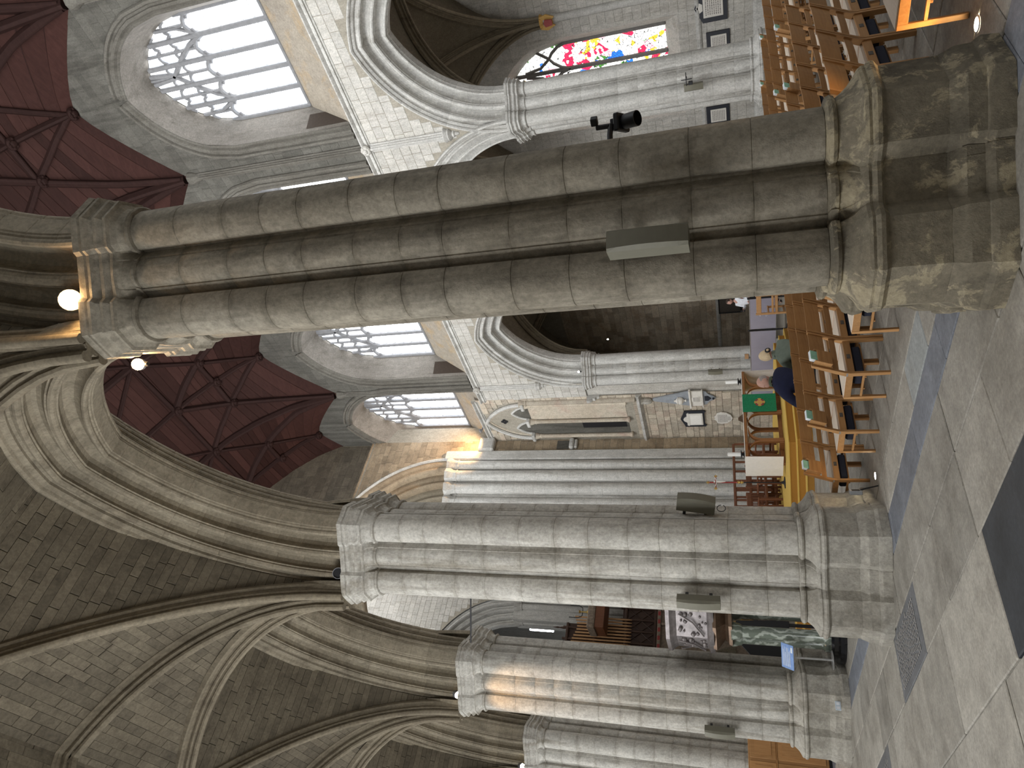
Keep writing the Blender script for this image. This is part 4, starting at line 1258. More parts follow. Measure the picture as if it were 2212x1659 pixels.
# crossing side walls and east wall with arch
YE = 31.0
wall_cross = struct('wall_cross', 'crossing walls and the eastern crossing arch')
for s in (1, -1):
    x = CXT+s*5.4
    MB().box(min(x, x+s*.5), max(x, x+s*.5), YT+1.6, YE, 0, 27).build('side_wall', 'ashlar', wall_cross, smooth=False)
EH, ESP, ER = 2.45, 13.6, 3.4
for a, b_ in ((-5.4, -EH-1.1), (EH+1.1, 5.4)):
    panel(wall_cross, (CXT, YE, 0), (1, 0, 0), (0, 0, 1), lambda u: 0, lambda u: 27, [a, b_], 'mortar')
panel(wall_cross, (CXT, YE, 0), (1, 0, 0), (0, 0, 1), lambda u: ESP+parch(EH+1.1, ER+1.1, u), lambda u: 27, frange(-EH-1.1, EH+1.1, 24), 'mortar')
masonry(wall_cross, (CXT, YE, 0), (1, 0, 0), (0, 0, 1), (0, -1, 0), -.5, 5.3, 6, 25, lambda u, v: not (abs(u) < EH+1.15 and v < ESP+parch(EH+1.15, ER+1.15, min(abs(u), EH+1.14))), mat='ashlar', seed=41)
for i in range(4):
    a = EH+.28*i; rise = ER+.28*i; yy = 1.0-.28*i
    b = MB(); rings = []
    pts = [(a*(-1+2*k/36), ESP+parch(a, rise, min(abs(a*(-1+2*k/36)), a-1e-4))) for k in range(37)]
    for k, (u, z) in enumerate(pts):
        nn = Vector((u, z-ESP+1.2)).normalized()
        rings.append([Vector((CXT+u+nn.x*p, YE+yy-q, z+nn.y*p)) for p, q in ((0, -.3), (0, .0), (.05, .06), (.12, .05), (.16, .0), (.2, .03), (.26, .05), (.3, 0), (.3, -.3))])
    b.loft(rings); b.build('arch_order', 'arch_pale', wall_cross)
for s in (1, -1):
    for i in range(4):
        MB().lathe([(.2, 0)]+coursed(.2, 0, 13.1, i)+[(.2, 13.2), (.24, 13.25), (.22, 13.3), (.3, 13.5), (.32, 13.65)], 12, (CXT+s*(EH+.14+.3*i), YE+.85-.28*i, 0)).build('shaft', 'pier_pale', wall_cross)
    MB().box(min(CXT+s*EH, CXT+s*(EH+1.2)), max(CXT+s*EH, CXT+s*(EH+1.2)), YE+.3, YE+1.5, 0, 13.7).build('respond_core', 'pier_pale', wall_cross, smooth=False)
# choir beyond: closed dark space with a pale lit patch
MB().box(-1, 15, 44, 44.3, 0, 27).build('choir_wall', 'ashlar', wall_cross, smooth=False)
MB().box(-1, 15, YE+2, 44, 21, 21.2).build('choir_ceiling', 'roof_board', wall_cross, smooth=False)
MB().box(CXT-5.4, CXT+5.4, YT+.5, YE+2, 26.8, 27).build('tower_ceiling', 'dark_wood', wall_cross, smooth=False)
for s in (1, -1):
    MB().box(CXT+s*4.6-.2, CXT+s*4.6+.2, YE+2, 44, 0, 21).build('choir_side', 'ashlar', wall_cross, smooth=False)
# tower lantern windows light the crossing
for s in (1, -1):
    wn += 1
    t = struct('window_%d' % wn, 'crossing tower window high up on the %s' % ('right' if s > 0 else 'left'))
    panel(t, (CXT+s*5.37, 26, 0), (0, 1, 0), (0, 0, 1), lambda u: 20.5, lambda u: 24+parch(1.2, 1.4, u), frange(-1.2, 1.2, 8), 'glass_cross', 'pane')
# ================================================================== chairs
CT = 0.815
def chair_parts():
    """meshes of one linked oak chair: faces +y, rear posts at y = 0, width 0.5"""
    M = {}
    def tilt(z): return -max(0.0, z-.44)*.44
    for s, nm in ((-1, 'l'), (1, 'r')):
        x = s*.258
        b = MB(); rings = []
        for z, hx, hy in ((0, .014, .021), (.40, .015, .026), (.46, .015, .028), (.62, .014, .024), (CT, .013, .017)):
            yy = tilt(z); rings.append([Vector((x+a*hx, yy+c*hy, z)) for a, c in ((-1, -1), (1, -1), (1, 1), (-1, 1))])
        b.loft(rings); M['rear_leg_'+nm] = b.mesh('leg', False)
        M['front_leg_'+nm] = MB().cbox(x-.016, x+.016, .385, .425, 0, .445, .004).mesh('leg', False)
        M['rail_'+nm] = MB().cbox(x-.011, x+.011, .02, .39, .372, .442, .003).mesh('side_rail', False)
        M['str_'+nm] = MB().cbox(x-.009, x+.009, .02, .39, .252, .277, .003).mesh('stretcher', False)
    # seat: rush drop-in with slightly rounded top
    b = MB(); P = []
    for i in range(7):
        y = .02+.40*i/6; row = []
        for j in range(7):
            x = -.248+.496*j/6
            row.append(Vector((x, y, .448+.016*math.sin(PI*i/6)*math.sin(PI*j/6)))) 
        P.append(row)
    b.grid(P); b.box(-.248, .248, .02, .42, .425, .447); M['seat'] = b.mesh('seat', False)
    b = MB(); b.cbox(-.248, .248, -.012, .012, .355, .432, .004); M['rear_rail'] = b.mesh('rear_rail', False)
    b = MB(); b.cbox(-.248, .248, .395, .417, .37, .435, .004); M['front_rail'] = b.mesh('front_rail', False)
    def slat(z0, z1, th):
        b = MB(); n = 6; rings = []
        for i in range(n+1):
            x = -.248+.496*i/n; bow = -.018*math.sin(PI*i/n)
            rings.append([Vector((x, tilt(z)+bow+o, z)) for z, o in ((z0, -th/2), (z0, th/2), (z1, th/2), (z1, -th/2))])
        return b.loft(rings).mesh('back_panel', False)
    M['back'] = slat(.648, CT-.004, .014)
    M['slat'] = slat(.520, .585, .013)
    b = MB()
    for yy in (.07, .27): b.cbox(-.256, .256, yy-.010, yy+.010, .232, .252, .003)
    M['rack'] = b.mesh('rack', False)
    M['plate'] = MB().box(-.032, .032, -.0155, -.0125, .375, .412).mesh('number_plate', False)
    M['clip'] = MB().cbox(-.274, -.250, -.030, .03, .425, .45, .004).tube([(-.265, -.02, .45), (-.268, .0, .47), (-.265, .02, .45)], .005, 6).mesh('link_clip')
    return M
CM = chair_parts()
def make_chair():
    t = empty('oak_chair')
    for k, nm, m_ in (('rear_leg_l', 'leg', 'oak'), ('rear_leg_r', 'leg', 'oak'), ('front_leg_l', 'leg', 'oak'), ('front_leg_r', 'leg', 'oak'), ('rail_l', 'side_rail', 'oak_flat'), ('rail_r', 'side_rail', 'oak_flat'),
                      ('str_l', 'stretcher', 'oak_flat'), ('str_r', 'stretcher', 'oak_flat'), ('seat', 'seat', 'rush'), ('rear_rail', 'rear_rail', 'oak_flat'), ('front_rail', 'front_rail', 'oak_flat'), ('back', 'back_panel', 'oak_flat'), ('slat', 'back_slat', 'oak_flat'), ('rack', 'rack', 'oak_flat')):
        link(nm, CM[k], m_, t)
    p = [c for c in t.children if c.name.startswith('rear_rail')][0]
    link('number_plate', CM['plate'], 'picture_dark', p)
    link('link_clip', CM['clip'], 'steel', t)
    return t
has_me = None
b = MB(); b.cbox(-.19, .19, 0, .25, 0, .095, .018); has_me = b.mesh('hassock')
hol_me = MB().cbox(-.085, .085, -.088, -.076, -.20, -.03, .003).cbox(-.085, .085, -.078, -.022, -.20, -.19, .003).cbox(-.092, -.080, -.088, -.018, -.20, .0, .003).cbox(.080, .092, -.088, -.018, -.20, .0, .003).cbox(-.085, .085, -.024, -.016, -.20, .01, .003).mesh('book_holder', False)
bk_me = MB().cbox(-.066, .066, -.072, -.030, -.185, .045, .003).mesh('booklet', False)
bkc_me = MB().box(-.064, .064, -.0745, -.072, -.10, .043).mesh('cover', False)
proto = make_chair(); first = [True]
ROWS = {k: -0.18+1.073*k for k in range(-1, 6)}
def place_chair(x, y, label, group, rz=0.0):
    t = proto if first[0] else copy_tree(proto)
    first[0] = False
    t.location = (x, y, 0); t.rotation_euler = (0, 0, rz); tag(t, label, 'chair', group)
    return t
def holder(x, y, where):
    m = link('book_holder', hol_me, 'oak_flat', None, (x, y-.155, .805)); m.rotation_euler = (.41, 0, 0)
    tag(m, 'wooden book box on %s' % where, 'book holder', 'book boxes on the row ends')
    k = link('hymn_booklet', bk_me, 'paper', None, (x, y-.155, .805)); k.rotation_euler = (.41, 0, 0)
    tag(k, 'green booklet in the box on %s' % where, 'booklet', 'booklets in the boxes')
    link('cover', bkc_me, 'booklet_green', k)
NL, NR = 8, 9
for k in range(-1, 6):
    rown = ORD[5-k]
    y = ROWS[k]
    for i in range(NL):
        if k == -1 and i > 2: continue
        x = 1.27+.556*i-(.2 if k == -1 else 0)+(.02 if k == 0 else 0)
        lab = 'oak rush-seat chair, near block, %s row from the dais, %s from the pier side' % (rown, ORD[i])
        place_chair(x, y, lab, 'oak chairs of the near block')
        h = link('hassock', has_me, 'hassock', None, (x, y+.02, .252)); tag(h, 'navy kneeler under the near block chair, %s row from dais, %s from pier' % (rown, ORD[i]), 'kneeler', 'navy kneelers')
    if k >= 1: holder(1.12, y, 'the pier end of near row %s from the dais' % rown)
    if k in (2, 3): holder(1.27+.556*(NL-1)+.12, y, 'the aisle end of near row %s from the dais' % rown)
for k in range(0, 6):
    rown = ORD[5-k]; y = ROWS[k]
    for i in range(NR):
        x = 7.35+.556*i
        if k < 2 and i > 5: continue
        place_chair(x, y, 'oak chair across the centre aisle, %s row from the dais, %s from the aisle' % (rown, ORD[i]), 'oak chairs of the far block')
    holder(7.2, y, 'the aisle end of far row %s from the dais' % rown)
    if k > 2: holder(7.35+.556*8, y, 'the wall end of far row %s from the dais' % rown)

# ================================================================== dais, altar and ornaments
dais = empty('dais', (6.85, 12.9, 0)); tag(dais, 'low stepped platform with gold and brown carpet under the altar', 'platform')
def dais_poly(g):
    return [(-.75-g*.41, -1.65-g), (.75+g*.41, -1.65-g), (2.3+g, -.35-g*.5), (4.6+g, .4), (4.6+g, 4.6), (-2.6-g, 4.6), (-2.6-g, .45), (-1.75-g, -.5-g*.4)]
for i, (g, z0, z1) in enumerate(((.62, 0, .167), (.31, .167, .333), (0, .333, .5))):
    MB().prism(dais_poly(g), z0, z1-.02).build('step_riser', 'carpet_brown', dais, smooth=False)
    MB().prism(dais_poly(g+.015), z1-.02, z1).build('step_tread', 'carpet_gold', dais, smooth=False)
AZ = 0.5
alt = empty('altar', (8.0, 12.85, AZ)); tag(alt, 'carved oak altar table with pointed leg arches and white cloth', 'altar')
aw, ad, ah = 1.50, .46, 1.0
MB().cbox(-aw, aw, -ad, ad, ah-.075, ah-.005, .012).build('table_top', 'oak_altar', alt, smooth=False)
MB().cbox(-aw-.006, aw+.006, -ad-.006, ad+.006, ah-.004, ah+.012, .004).build('top_cloth', 'linen', alt, smooth=False)
def bracket_leg(x, y, rot=0):
    b = MB()
    b.cbox(x-.055, x+.055, y-.05, y+.05, 0, .60, .012)
    for s in (-1, 1):
        rings = []
        for i in range(9):
            t = i/8; xx = x+s*(.02+.40*t**2.2); zz = .50+(ah-.09-.50)*(1-(1-t)**1.8)
            w_ = .05
            rings.append([Vector((xx-s*.0-w_*.6, y-.04, zz)), Vector((xx+w_*.6, y-.04, zz-.02)), Vector((xx+w_*.6, y+.04, zz-.02)), Vector((xx-w_*.6, y+.04, zz))])
        b.loft(rings)
    return b
for x in (-.95, .0, .95):
    for y in (-ad+.07, ad-.07):
        bracket_leg(x, y).build('arched_leg', 'oak_altar', alt, smooth=False)
MB().cbox(-aw+.05, aw-.05, -.06, .06, 0, .10, .01).cbox(-.95-.08, -.95+.08, -ad+.05, ad-.05, 0, .12, .01).cbox(.95-.08, .95+.08, -ad+.05, ad-.05, 0, .12, .01).build('floor_rail', 'oak_altar', alt, smooth=False)
def cloth_sheet(p0, p1, z0, z1, nx=14, nz=8, amp=.012, nrm=(0, 1, 0)):
    b = MB(); p0, p1, nrm = Vector(p0), Vector(p1), Vector(nrm)
    rows = []
    for k in range(nz+1):
        f = k/nz; row = []
        for i in range(nx+1):
            u = i/nx; q = p0.lerp(p1, u)+nrm*(amp*f*math.sin(u*11+f*1.3)+.004*math.sin(u*23))
            q.z = z1+(z0-z1)*f; row.append(q)
        rows.append(row)
    front = [r for r in rows]; back = [[q-nrm*.006 for q in r] for r in rows]
    b.grid(front); b.grid(back)
    edge = [r[0] for r in front]+[q for q in front[-1][1:]]+[r[-1] for r in front[::-1]][1:]
    e2 = [q-nrm*.006 for q in edge]; b.grid([edge, e2])
    return b
cloth_sheet((-aw-.015, -ad, 0), (-aw-.015, ad, 0), .06, ah+.01, nrm=(-1, 0, 0)).build('end_cloth', 'linen', alt)
cloth_sheet((aw+.015, -ad, 0), (aw+.015, ad, 0), .06, ah+.01, nrm=(1, 0, 0)).build('end_cloth', 'linen', alt)
fr = cloth_sheet((-.02, -ad-.015, 0), (.62, -ad-.015, 0), .13, ah+.012, amp=.004, nrm=(0, -1, 0)).build('green_frontal', 'green_cloth', alt)
fr['label'] = 'green embroidered altar hanging with gold cross'
em = MB()
ex, ez = .30, .56
for k in range(4):
    a = k*PI/2+PI/4
    em.add([(ex+math.cos(a+q)*r, -ad-.03, ez+math.sin(a+q)*r) for q, r in ((-.5, .115), (0, .145), (.5, .115), (.35, .085), (0, .07), (-.35, .085))], [(0, 1, 2, 3, 4, 5)])
em.build('emblem_arcs', 'red_enamel', fr, smooth=False)
em = MB()
for k in range(4):
    a = k*PI/2+PI/4
    em.add([(ex+math.cos(a+q)*r, -ad-.033, ez+math.sin(a+q)*r) for q, r in ((-.3, .088), (0, .105), (.3, .088), (.2, .075), (-.2, .075))], [(0, 1, 2, 3, 4)])
em.build('emblem_blue', 'blue_enamel', fr, smooth=False)
em = MB()
for k in range(4):
    a = k*PI/2
    em.add([(ex+math.cos(a)*.02, -ad-.036, ez+math.sin(a)*.02), (ex+math.cos(a-.38)*.14, -ad-.036, ez+math.sin(a-.38)*.14), (ex+math.cos(a)*.145, -ad-.036, ez+math.sin(a)*.145), (ex+math.cos(a+.38)*.14, -ad-.036, ez+math.sin(a+.38)*.14)], [(0, 1, 2, 3)])
em.lathe([(.0, 0), (.085, .0), (.085, .003), (0, .003)], 16, (0, 0, 0), Matrix.Translation((ex, -ad-.032, ez)) @ Matrix.Rotation(PI/2, 4, 'X'))
em.build('emblem_cross', 'gold_flat', fr, smooth=False)
for i, (px, lab) in enumerate(((979, 'left'), (822, 'right'))):
    q = atp(1600, px, Y=12.7)
    t = empty('candlestick', (q.x, 12.75, AZ+ah+.012)); tag(t, 'thick white candle in a black holder at the %s end of the altar' % lab, 'candle', 'altar candles')
    MB().lathe([(.095, 0), (.10, .015), (.05, .03), (.035, .06), (.11, .085), (.115, .10), (.05, .105)], 14).build('holder', 'black', t)
    MB().lathe([(.055, 0), (.055, .34), (.04, .345), (0, .345)], 14, (0, 0, .10)).tube([(0, 0, .44), (.002, 0, .465)], .003, 5).build('candle', 'wax', t)
t = empty('book_rest', (8.0+.05, 12.75, AZ+ah+.012)); tag(t, 'small dark pyramid-shaped book rest on the altar', 'book rest')
MB().loft([[Vector((x, y, 0)) for x, y in ((-.09, -.09), (.09, -.09), (.09, .09), (-.09, .09))], [Vector((x, y, .05)) for x, y in ((-.07, -.05), (.07, -.05), (.07, .06), (-.07, .06))], [Vector((x, y, .13)) for x, y in ((-.03, .0), (.03, .0), (.03, .05), (-.03, .05))]]).build('stand', 'pulpit_bronze', t, smooth=False)
MB().box(-.08, .08, -.095, -.085, 0, .02).build('lip', 'pulpit_bronze', t, smooth=False)
# processional cross standing behind the left end of the altar
cq = atp(1560, 1042, Y=13.6)
t = empty('processional_cross', (cq.x, 13.6, AZ)); tag(t, 'gilt crucifix on a tall dark pole left of the altar', 'cross')
zt = atp(1527, 1042, Y=13.6).z-AZ; zc = atp(1546, 1042, Y=13.6).z-AZ; zb = atp(1598, 1042, Y=13.6).z-AZ
MB().tube([(0, 0, 0), (0, 0, zb)], .016, 8).lathe([(.16, 0), (.16, .02), (.05, .04), (.03, .1)], 12).build('pole', 'black', t)
b = MB(); b.cbox(-.018, .018, -.012, .012, zb, zt-.03, .004).cbox(-.19, .19, -.012, .012, zc-.018, zc+.018, .004); b.build('cross_bars', 'red_enamel', t, smooth=False)
b = MB()
for (x, z) in ((0, zt-.03), (-.2, zc), (.2, zc), (0, zb+.04), (0, zb-.05)):
    for dx, dz in ((0, .03), (.03, 0), (-.03, 0), (0, -.03), (0, 0)):
        b.lathe([(0, -.018), (.018, -.009), (.02, 0), (.018, .009), (0, .018)], 8, (x+dx, 0, z+dz))
b.lathe([(.02, zb-.1), (.03, zb-.06), (.02, zb-.02), (.035, zb), (.02, zb+.03)], 10)
b.build('finials', 'gold', t)
b = MB(); b.tube([(0, -.02, zc-.02), (0, -.03, zc-.12), (.01, -.025, zc-.26)], [.022, .026, .012], 8); b.tube([(-.14, -.02, zc+.015), (-.06, -.022, zc-.015), (0, -.03, zc-.02), (.06, -.022, zc-.015), (.14, -.02, zc+.015)], .010, 6); b.lathe([(0, -.025), (.02, -.015), (.024, 0), (.02, .015), (0, .025)], 8, (0, -.03, zc+.03)); b.build('figure', 'linen', t)

# ================================================================== choir seats and rails behind the altar
def armchair(x, y, z, rz, label, wd='choir_wood', spind=True):
    t = empty('choir_chair', (x, y, z), rz); tag(t, label, 'chair', 'red-brown choir chairs')
    for sx in (-1, 1):
        MB().cbox(sx*.29-.03, sx*.29+.03, .22, .28, 0, .66, .008).build('leg', wd, t, smooth=False)
        MB().cbox(sx*.29-.03, sx*.29+.03, -.28, -.22, 0, 1.02, .008).build('leg', wd, t, smooth=False)
        MB().cbox(sx*.29-.035, sx*.29+.035, -.27, .30, .64, .69, .012).build('arm', wd, t, smooth=False)
        MB().cbox(sx*.29-.012, sx*.29+.012, -.22, .22, .20, .26, .006).build('stretcher', wd, t, smooth=False)
    MB().cbox(-.30, .30, -.26, .28, .40, .47, .012).build('seat', wd, t, smooth=False)
    MB().cbox(-.27, .27, -.27, -.235, .86, 1.0, .01).cbox(-.27, .27, -.265, -.24, .52, .58, .008).build('back_rail', wd, t, smooth=False)
    for i in range(5 if spind else 0): MB().cbox(-.22+.11*i-.012, -.22+.11*i+.012, -.262, -.242, .57, .87, .004).build('back_spindle', wd, t, smooth=False)
    return t
for i in range(5):
    armchair(5.6+.78*i, 15.4, AZ, PI+.1, 'red-brown choir armchair behind the altar, front row, %s from the left' % ORD[i])
for i in range(4):
    armchair(5.2+.85*i, 16.5, AZ, PI, 'red-brown choir armchair behind the altar, second row, %s from the left' % ORD[i])
for i, (yy, x0, x1) in enumerate(((16.1, 4.6, 9.6), (17.2, 4.4, 8.6))):
    t = empty('choir_rail', ((x0+x1)/2, yy, AZ)); tag(t, 'tall red-brown open wooden choir rail, %s behind the altar' % ('first' if i == 0 else 'second'), 'rail', 'choir rails')
    L = (x1-x0)/2
    for zz, nm in ((1.34, 'top_rail'), (.86, 'middle_rail'), (.12, 'bottom_rail')):
        MB().cbox(-L, L, -.035, .035, zz-.04, zz+.04, .01).build(nm, 'choir_wood', t, smooth=False)
    n = int(2*L/.34)
    for k in range(n+1): MB().cbox(-L+2*L*k/n-.03, -L+2*L*k/n+.03, -.028, .028, 0, 1.32, .006).build('upright', 'choir_wood', t, smooth=False)
# red cushions on two of the chairs
for i in (0, 1):
    o = MB().cbox(-.2, .2, -.2, .2, 0, .06, .02).build('seat_cushion', 'red_enamel', None, loc=(5.6+.78*i, 15.4, AZ+.472)); tag(o, 'flat red cushion on the %s choir armchair' % ORD[i], 'cushion')

# ================================================================== fabric barriers
bx = 12.55
def barrier(y0, y1, z0, z1, label, mark):
    t = empty('barrier', (bx, (y0+y1)/2, 0)); tag(t, label, 'barrier', 'grey fabric barriers')
    h = (y1-y0)/2
    cloth_sheet((0, -h, 0), (0, h, 0), z0, z1, amp=.01, nrm=(-1, 0, 0)).build('fabric', 'banner_grey', t)
    for zz in (z0, z1): MB().tube([(0, -h, zz), (0, h, zz)], .012, 8).build('cross_bar', 'steel', t)
    if mark:
        b = MB()
        for i, (u, z, w_, hh) in enumerate(((0, .62, .012, .06), (-.05, .70, .03, .02), (.05, .70, .03, .02), (0, .72, .05, .02), (0, .52, .12, .012), (0, .48, .09, .008), (0, .78, .02, .05))):
            b.box(-.018, -.016, u-w_, u+w_, z0+(z1-z0)*.5+z-.62-hh/2, z0+(z1-z0)*.5+z-.62+hh/2)
        b.build('printed_mark', 'banner_mark', t, smooth=False)
yb = [atp(1640, 645, X=bx).y, atp(1640, 713, X=bx).y, atp(1640, 805, X=bx).y, atp(1640, 850, X=bx).y]
zt_ = atp(1620, 715, X=bx).z; zb_ = max(atp(1676, 715, X=bx).z, .12)
barrier(yb[0], yb[1]-.05, zb_, zt_, 'grey fabric barrier with a small pale emblem, nearest the big pier', True)
barrier(yb[1]+.05, yb[2]-.03, zb_, zt_, 'wider plain grey fabric barrier right behind the blonde woman', False)
barrier(yb[2]+.03, yb[3]+.3, zb_, zt_, 'grey fabric barrier seen beneath the altar top', True)
for i, y in enumerate((yb[0]-.03, yb[1], yb[2])):
    t = empty('barrier_post', (bx, y, 0)); tag(t, 'black barrier post on a round foot, %s from the near pier' % ORD[i], 'post', 'barrier posts')
    MB().lathe([(.17, 0), (.17, .012), (.06, .035), (.03, .06)], 18).build('foot', 'black', t)
    MB().lathe([(.028, .05), (.028, zt_+.02), (.034, zt_+.03), (.03, zt_+.06), (0, zt_+.065)], 12).build('upright', 'black', t)
# ================================================================== loudspeakers, lamps and fittings on the piers
def speaker(loc, rz, h, w_, d, tilt, label, bulge=True):
    t = empty('loudspeaker', loc, rz); tag(t, label, 'loudspeaker', 'grey-green column loudspeakers')
    m = Matrix.Rotation(tilt, 4, 'X')
    b = MB(); n = 8; rings = []
    for i in range(n+1):
        z = -h/2+h*i/n; bow = (.025*(1-(2*i/n-1)**2)) if bulge else 0
        rings.append([m @ Vector((x, y, z)) for x, y in ((-w_/2, d/2), (w_/2, d/2), (w_/2, -d/2+.02), (w_/2-.02, -d/2-bow), (-w_/2+.02, -d/2-bow), (-w_/2, -d/2+.02))])
    b.loft(rings); b.build('cabinet', 'speaker_grey', t, smooth=False)
    b = MB()
    for s in (-1, 1): b.cbox(-.03, .03, d/2-.005, d/2+.10, s*h*.28-.02, s*h*.28+.02, .004, m)
    b.build('bracket', 'black', t, smooth=False)
    return t
def on(px, py, **k): return atp(px, py, **k)
# local frame: front faces -y ; rz turns it
speaker((-.70, -.385, 2.15), -.50, .55, .16, .16, 0, 'large grey-green column loudspeaker on the nearest pier')
speaker((-.80, 5.20, 2.19), -PI/4-.25, .53, .13, .14, 0, 'column loudspeaker on the aisle face of the second pier')
sq = atp(1503, 1087, Y=4.98)
speaker((sq.x, 4.98, sq.z), .45, .50, .20, .17, .14, 'tilted wide loudspeaker on the nave side of the second pier')
speaker((-.80, 10.75, 2.19), -PI/4-.3, .53, .15, .14, 0, 'column loudspeaker on the aisle face of the third pier')
speaker((12.82, 16.05, 2.37), -PI/2+.2, .50, .16, .14, 0, 'loudspeaker on the pale pier beside the old stone bay')
speaker((12.80, 5.25, 2.35), -PI/2+.3, .46, .17, .15, 0, 'loudspeaker on the pale pier by the stained glass')
# cable loop under the second pier's loudspeaker
q = atp(1558, 1098, Y=5.05)
o = MB().tube([q+Vector((.05*math.cos(a), .0, .055*math.sin(a))) for a in frange(0, 2*PI*.93, 20)], .005, 6).build('cable_loop', 'black', None); tag(o, 'thin black cable loop hanging below the tilted loudspeaker', 'cable')
# thin pale cable runs on the second pier
o = MB().tube([(.20, 4.86, z) for z in frange(1.0, 6.8, 12)], .008, 6).build('cable_run', 'pier_pale', None); tag(o, 'thin pale cable clipped up the second pier', 'cable')

def spot(loc, aim, label, lit, size=.085, power=0.0, col=(1, .62, .28), ang=70):
    t = empty('spot_lamp', loc); tag(t, label, 'lamp', 'spot lamps on the capitals')
    d = Vector(aim).normalized()
    m = d.to_track_quat('-Z', 'Y').to_matrix().to_4x4()
    r = size
    MB().lathe([(r*.55, .16), (r*.8, .15), (r, .08), (r, -.06), (r*.9, -.06), (r*.85, .02), (0, .03)], 16, (0, 0, 0), m).build('housing', 'tracery', t)
    MB().lathe([(0, -.035), (r*.86, -.035), (r*.86, -.025), (0, -.025)], 16, (0, 0, 0), m).build('lens', 'lamp_warm' if lit == 2 else ('lamp_white' if lit == 1 else 'black'), t)
    MB().cbox(-.02, .02, -.02, .02, -size-.06, -size*.7, .004).build('bracket', 'black', t, smooth=False)
    if lit == 2:
        pl = bpy.data.lights.new('lamp_glow', 'POINT'); pl.energy = LAMP_W*.12; pl.color = col; pl.shadow_soft_size = .05
        po = bpy.data.objects.new('lamp_glow', pl); COL.objects.link(po); po.parent = t; po.location = d*.12
    if power:
        ld = bpy.data.lights.new('spot_beam', 'SPOT'); ld.energy = power; ld.color = col; ld.spot_size = math.radians(ang); ld.spot_blend = .6; ld.shadow_soft_size = .06
        lo = bpy.data.objects.new('spot_beam', ld); COL.objects.link(lo); lo.parent = t; lo.location = d*.05; lo.rotation_euler = d.to_track_quat('-Z', 'Y').to_euler()
    return t
p1 = atp(152, 648, Z=7.54); p3 = atp(727, 1238, Z=7.55); p4 = atp(983, 1500, Z=7.55)
spot((p1.x, p1.y, 7.54), CAM-p1, 'glaring warm spot lamp on top of the nearest capital', 2, .10, LAMP_W*1.5)
p2 = atp(300, 787, Z=7.5)
spot((p2.x, p2.y, 7.5), (-.55, -.55, -.6), 'small warm spot lamp behind the nearest capital', 2, .062, LAMP_W*.12)
spot((p3.x, p3.y, 7.525), (-.35, -.75, -.55), 'unlit spot lamp on the second pier capital', 0, .085)
spot((p4.x, p4.y, 7.515), (-.3, -.6, -.75), 'warm spot lamp on the third pier capital', 1, .075)
p5 = atp(1128, 1655, Z=7.5)
spot((p5.x, p5.y, 7.515), (-.2, -.7, -.6), 'warm spot lamp on the farthest near-side capital', 1, .075)
# lamp that washes the third pier
ld = bpy.data.lights.new('pier_wash', 'SPOT'); ld.energy = LAMP_W*.7; ld.color = (1, .58, .25); ld.spot_size = math.radians(60); ld.spot_blend = .8; ld.shadow_soft_size = .05
lo = bpy.data.objects.new('pier_wash', ld); COL.objects.link(lo); lo.parent = bpy.data.objects['spot_lamp.003']; lo.location = (-.55, -.75, -.15); lo.rotation_euler = Vector((.45, .35, -1)).to_track_quat('-Z', 'Y').to_euler()
# far aisle lamps
for i, (px, py, lab) in enumerate(((1250, 744, 'tiny spot lamp on the far pale capital beside the dark aisle'), (1313, 733, 'tiny lit lamp inside the dark far aisle'))):
    q = atp(px, py, X=13.4 if i == 0 else XO-.16)
    if i == 0: q = Vector((13.15, 16.05, 7.51))
    spot((q.x, q.y, q.z-(.03 if i == 0 else 0)), CAM-q, lab, 1, .045)
# floor uplights
for i, (px, py, s_) in enumerate(((2112, 52, 1.0), (1892, 1028, .8))):
    q = atp(px, py, Z=0.0)
    t = empty('floor_uplight', (q.x, q.y, 0)); tag(t, 'round lit floor uplight %s' % ('beside the nearest pier and the orange-lit chair' if i == 0 else 'between the second pier and the front row'), 'lamp', 'recessed floor uplights')
    MB().lathe([(.055, 0), (.060, .004), (.052, .008), (.045, .008), (.045, .002)], 20, cap=False).build('rim', 'steel', t)
    MB().lathe([(0, .004), (.046, .004), (.046, .006), (0, .0065)], 20).build('lens', 'lamp_white', t)
    ld = bpy.data.lights.new('uplight_beam', 'SPOT'); ld.energy = LAMP_W*(.20 if i == 0 else .03); ld.color = (1, .55, .2); ld.spot_size = math.radians(110); ld.spot_blend = .5; ld.shadow_soft_size = .04
    lo = bpy.data.objects.new('uplight_beam', ld); COL.objects.link(lo); lo.parent = t; lo.location = (0, 0, .02); lo.rotation_euler = (PI, 0, 0)
# warm floodlight standing on the string course ledge at the corner of the crossing
for (x, y, z, dx, dy, dz, e) in ((12.80, 19.2, 12.44, -.30, .55, .85, 3.6),):
    t = empty('ledge_floodlight', (x, y, z)); tag(t, 'small warm floodlight on the ledge of the old stone bay', 'lamp')
    MB().cbox(-.06, .06, -.08, .08, 0, .09, .015).build('housing', 'tracery', t, smooth=False); MB().cbox(-.02, .20, -.03, .03, -.05, .0, .01).build('bracket', 'tracery', t, smooth=False)
    ld = bpy.data.lights.new('flood_beam', 'SPOT'); ld.energy = LAMP_W*e; ld.color = (1, .60, .26); ld.spot_size = math.radians(120); ld.spot_blend = .8; ld.shadow_soft_size = .08
    lo = bpy.data.objects.new('flood_beam', ld); COL.objects.link(lo); lo.parent = t; lo.location = (0, 0, .12); lo.rotation_euler = Vector((dx, dy, dz)).to_track_quat('-Z', 'Y').to_euler()
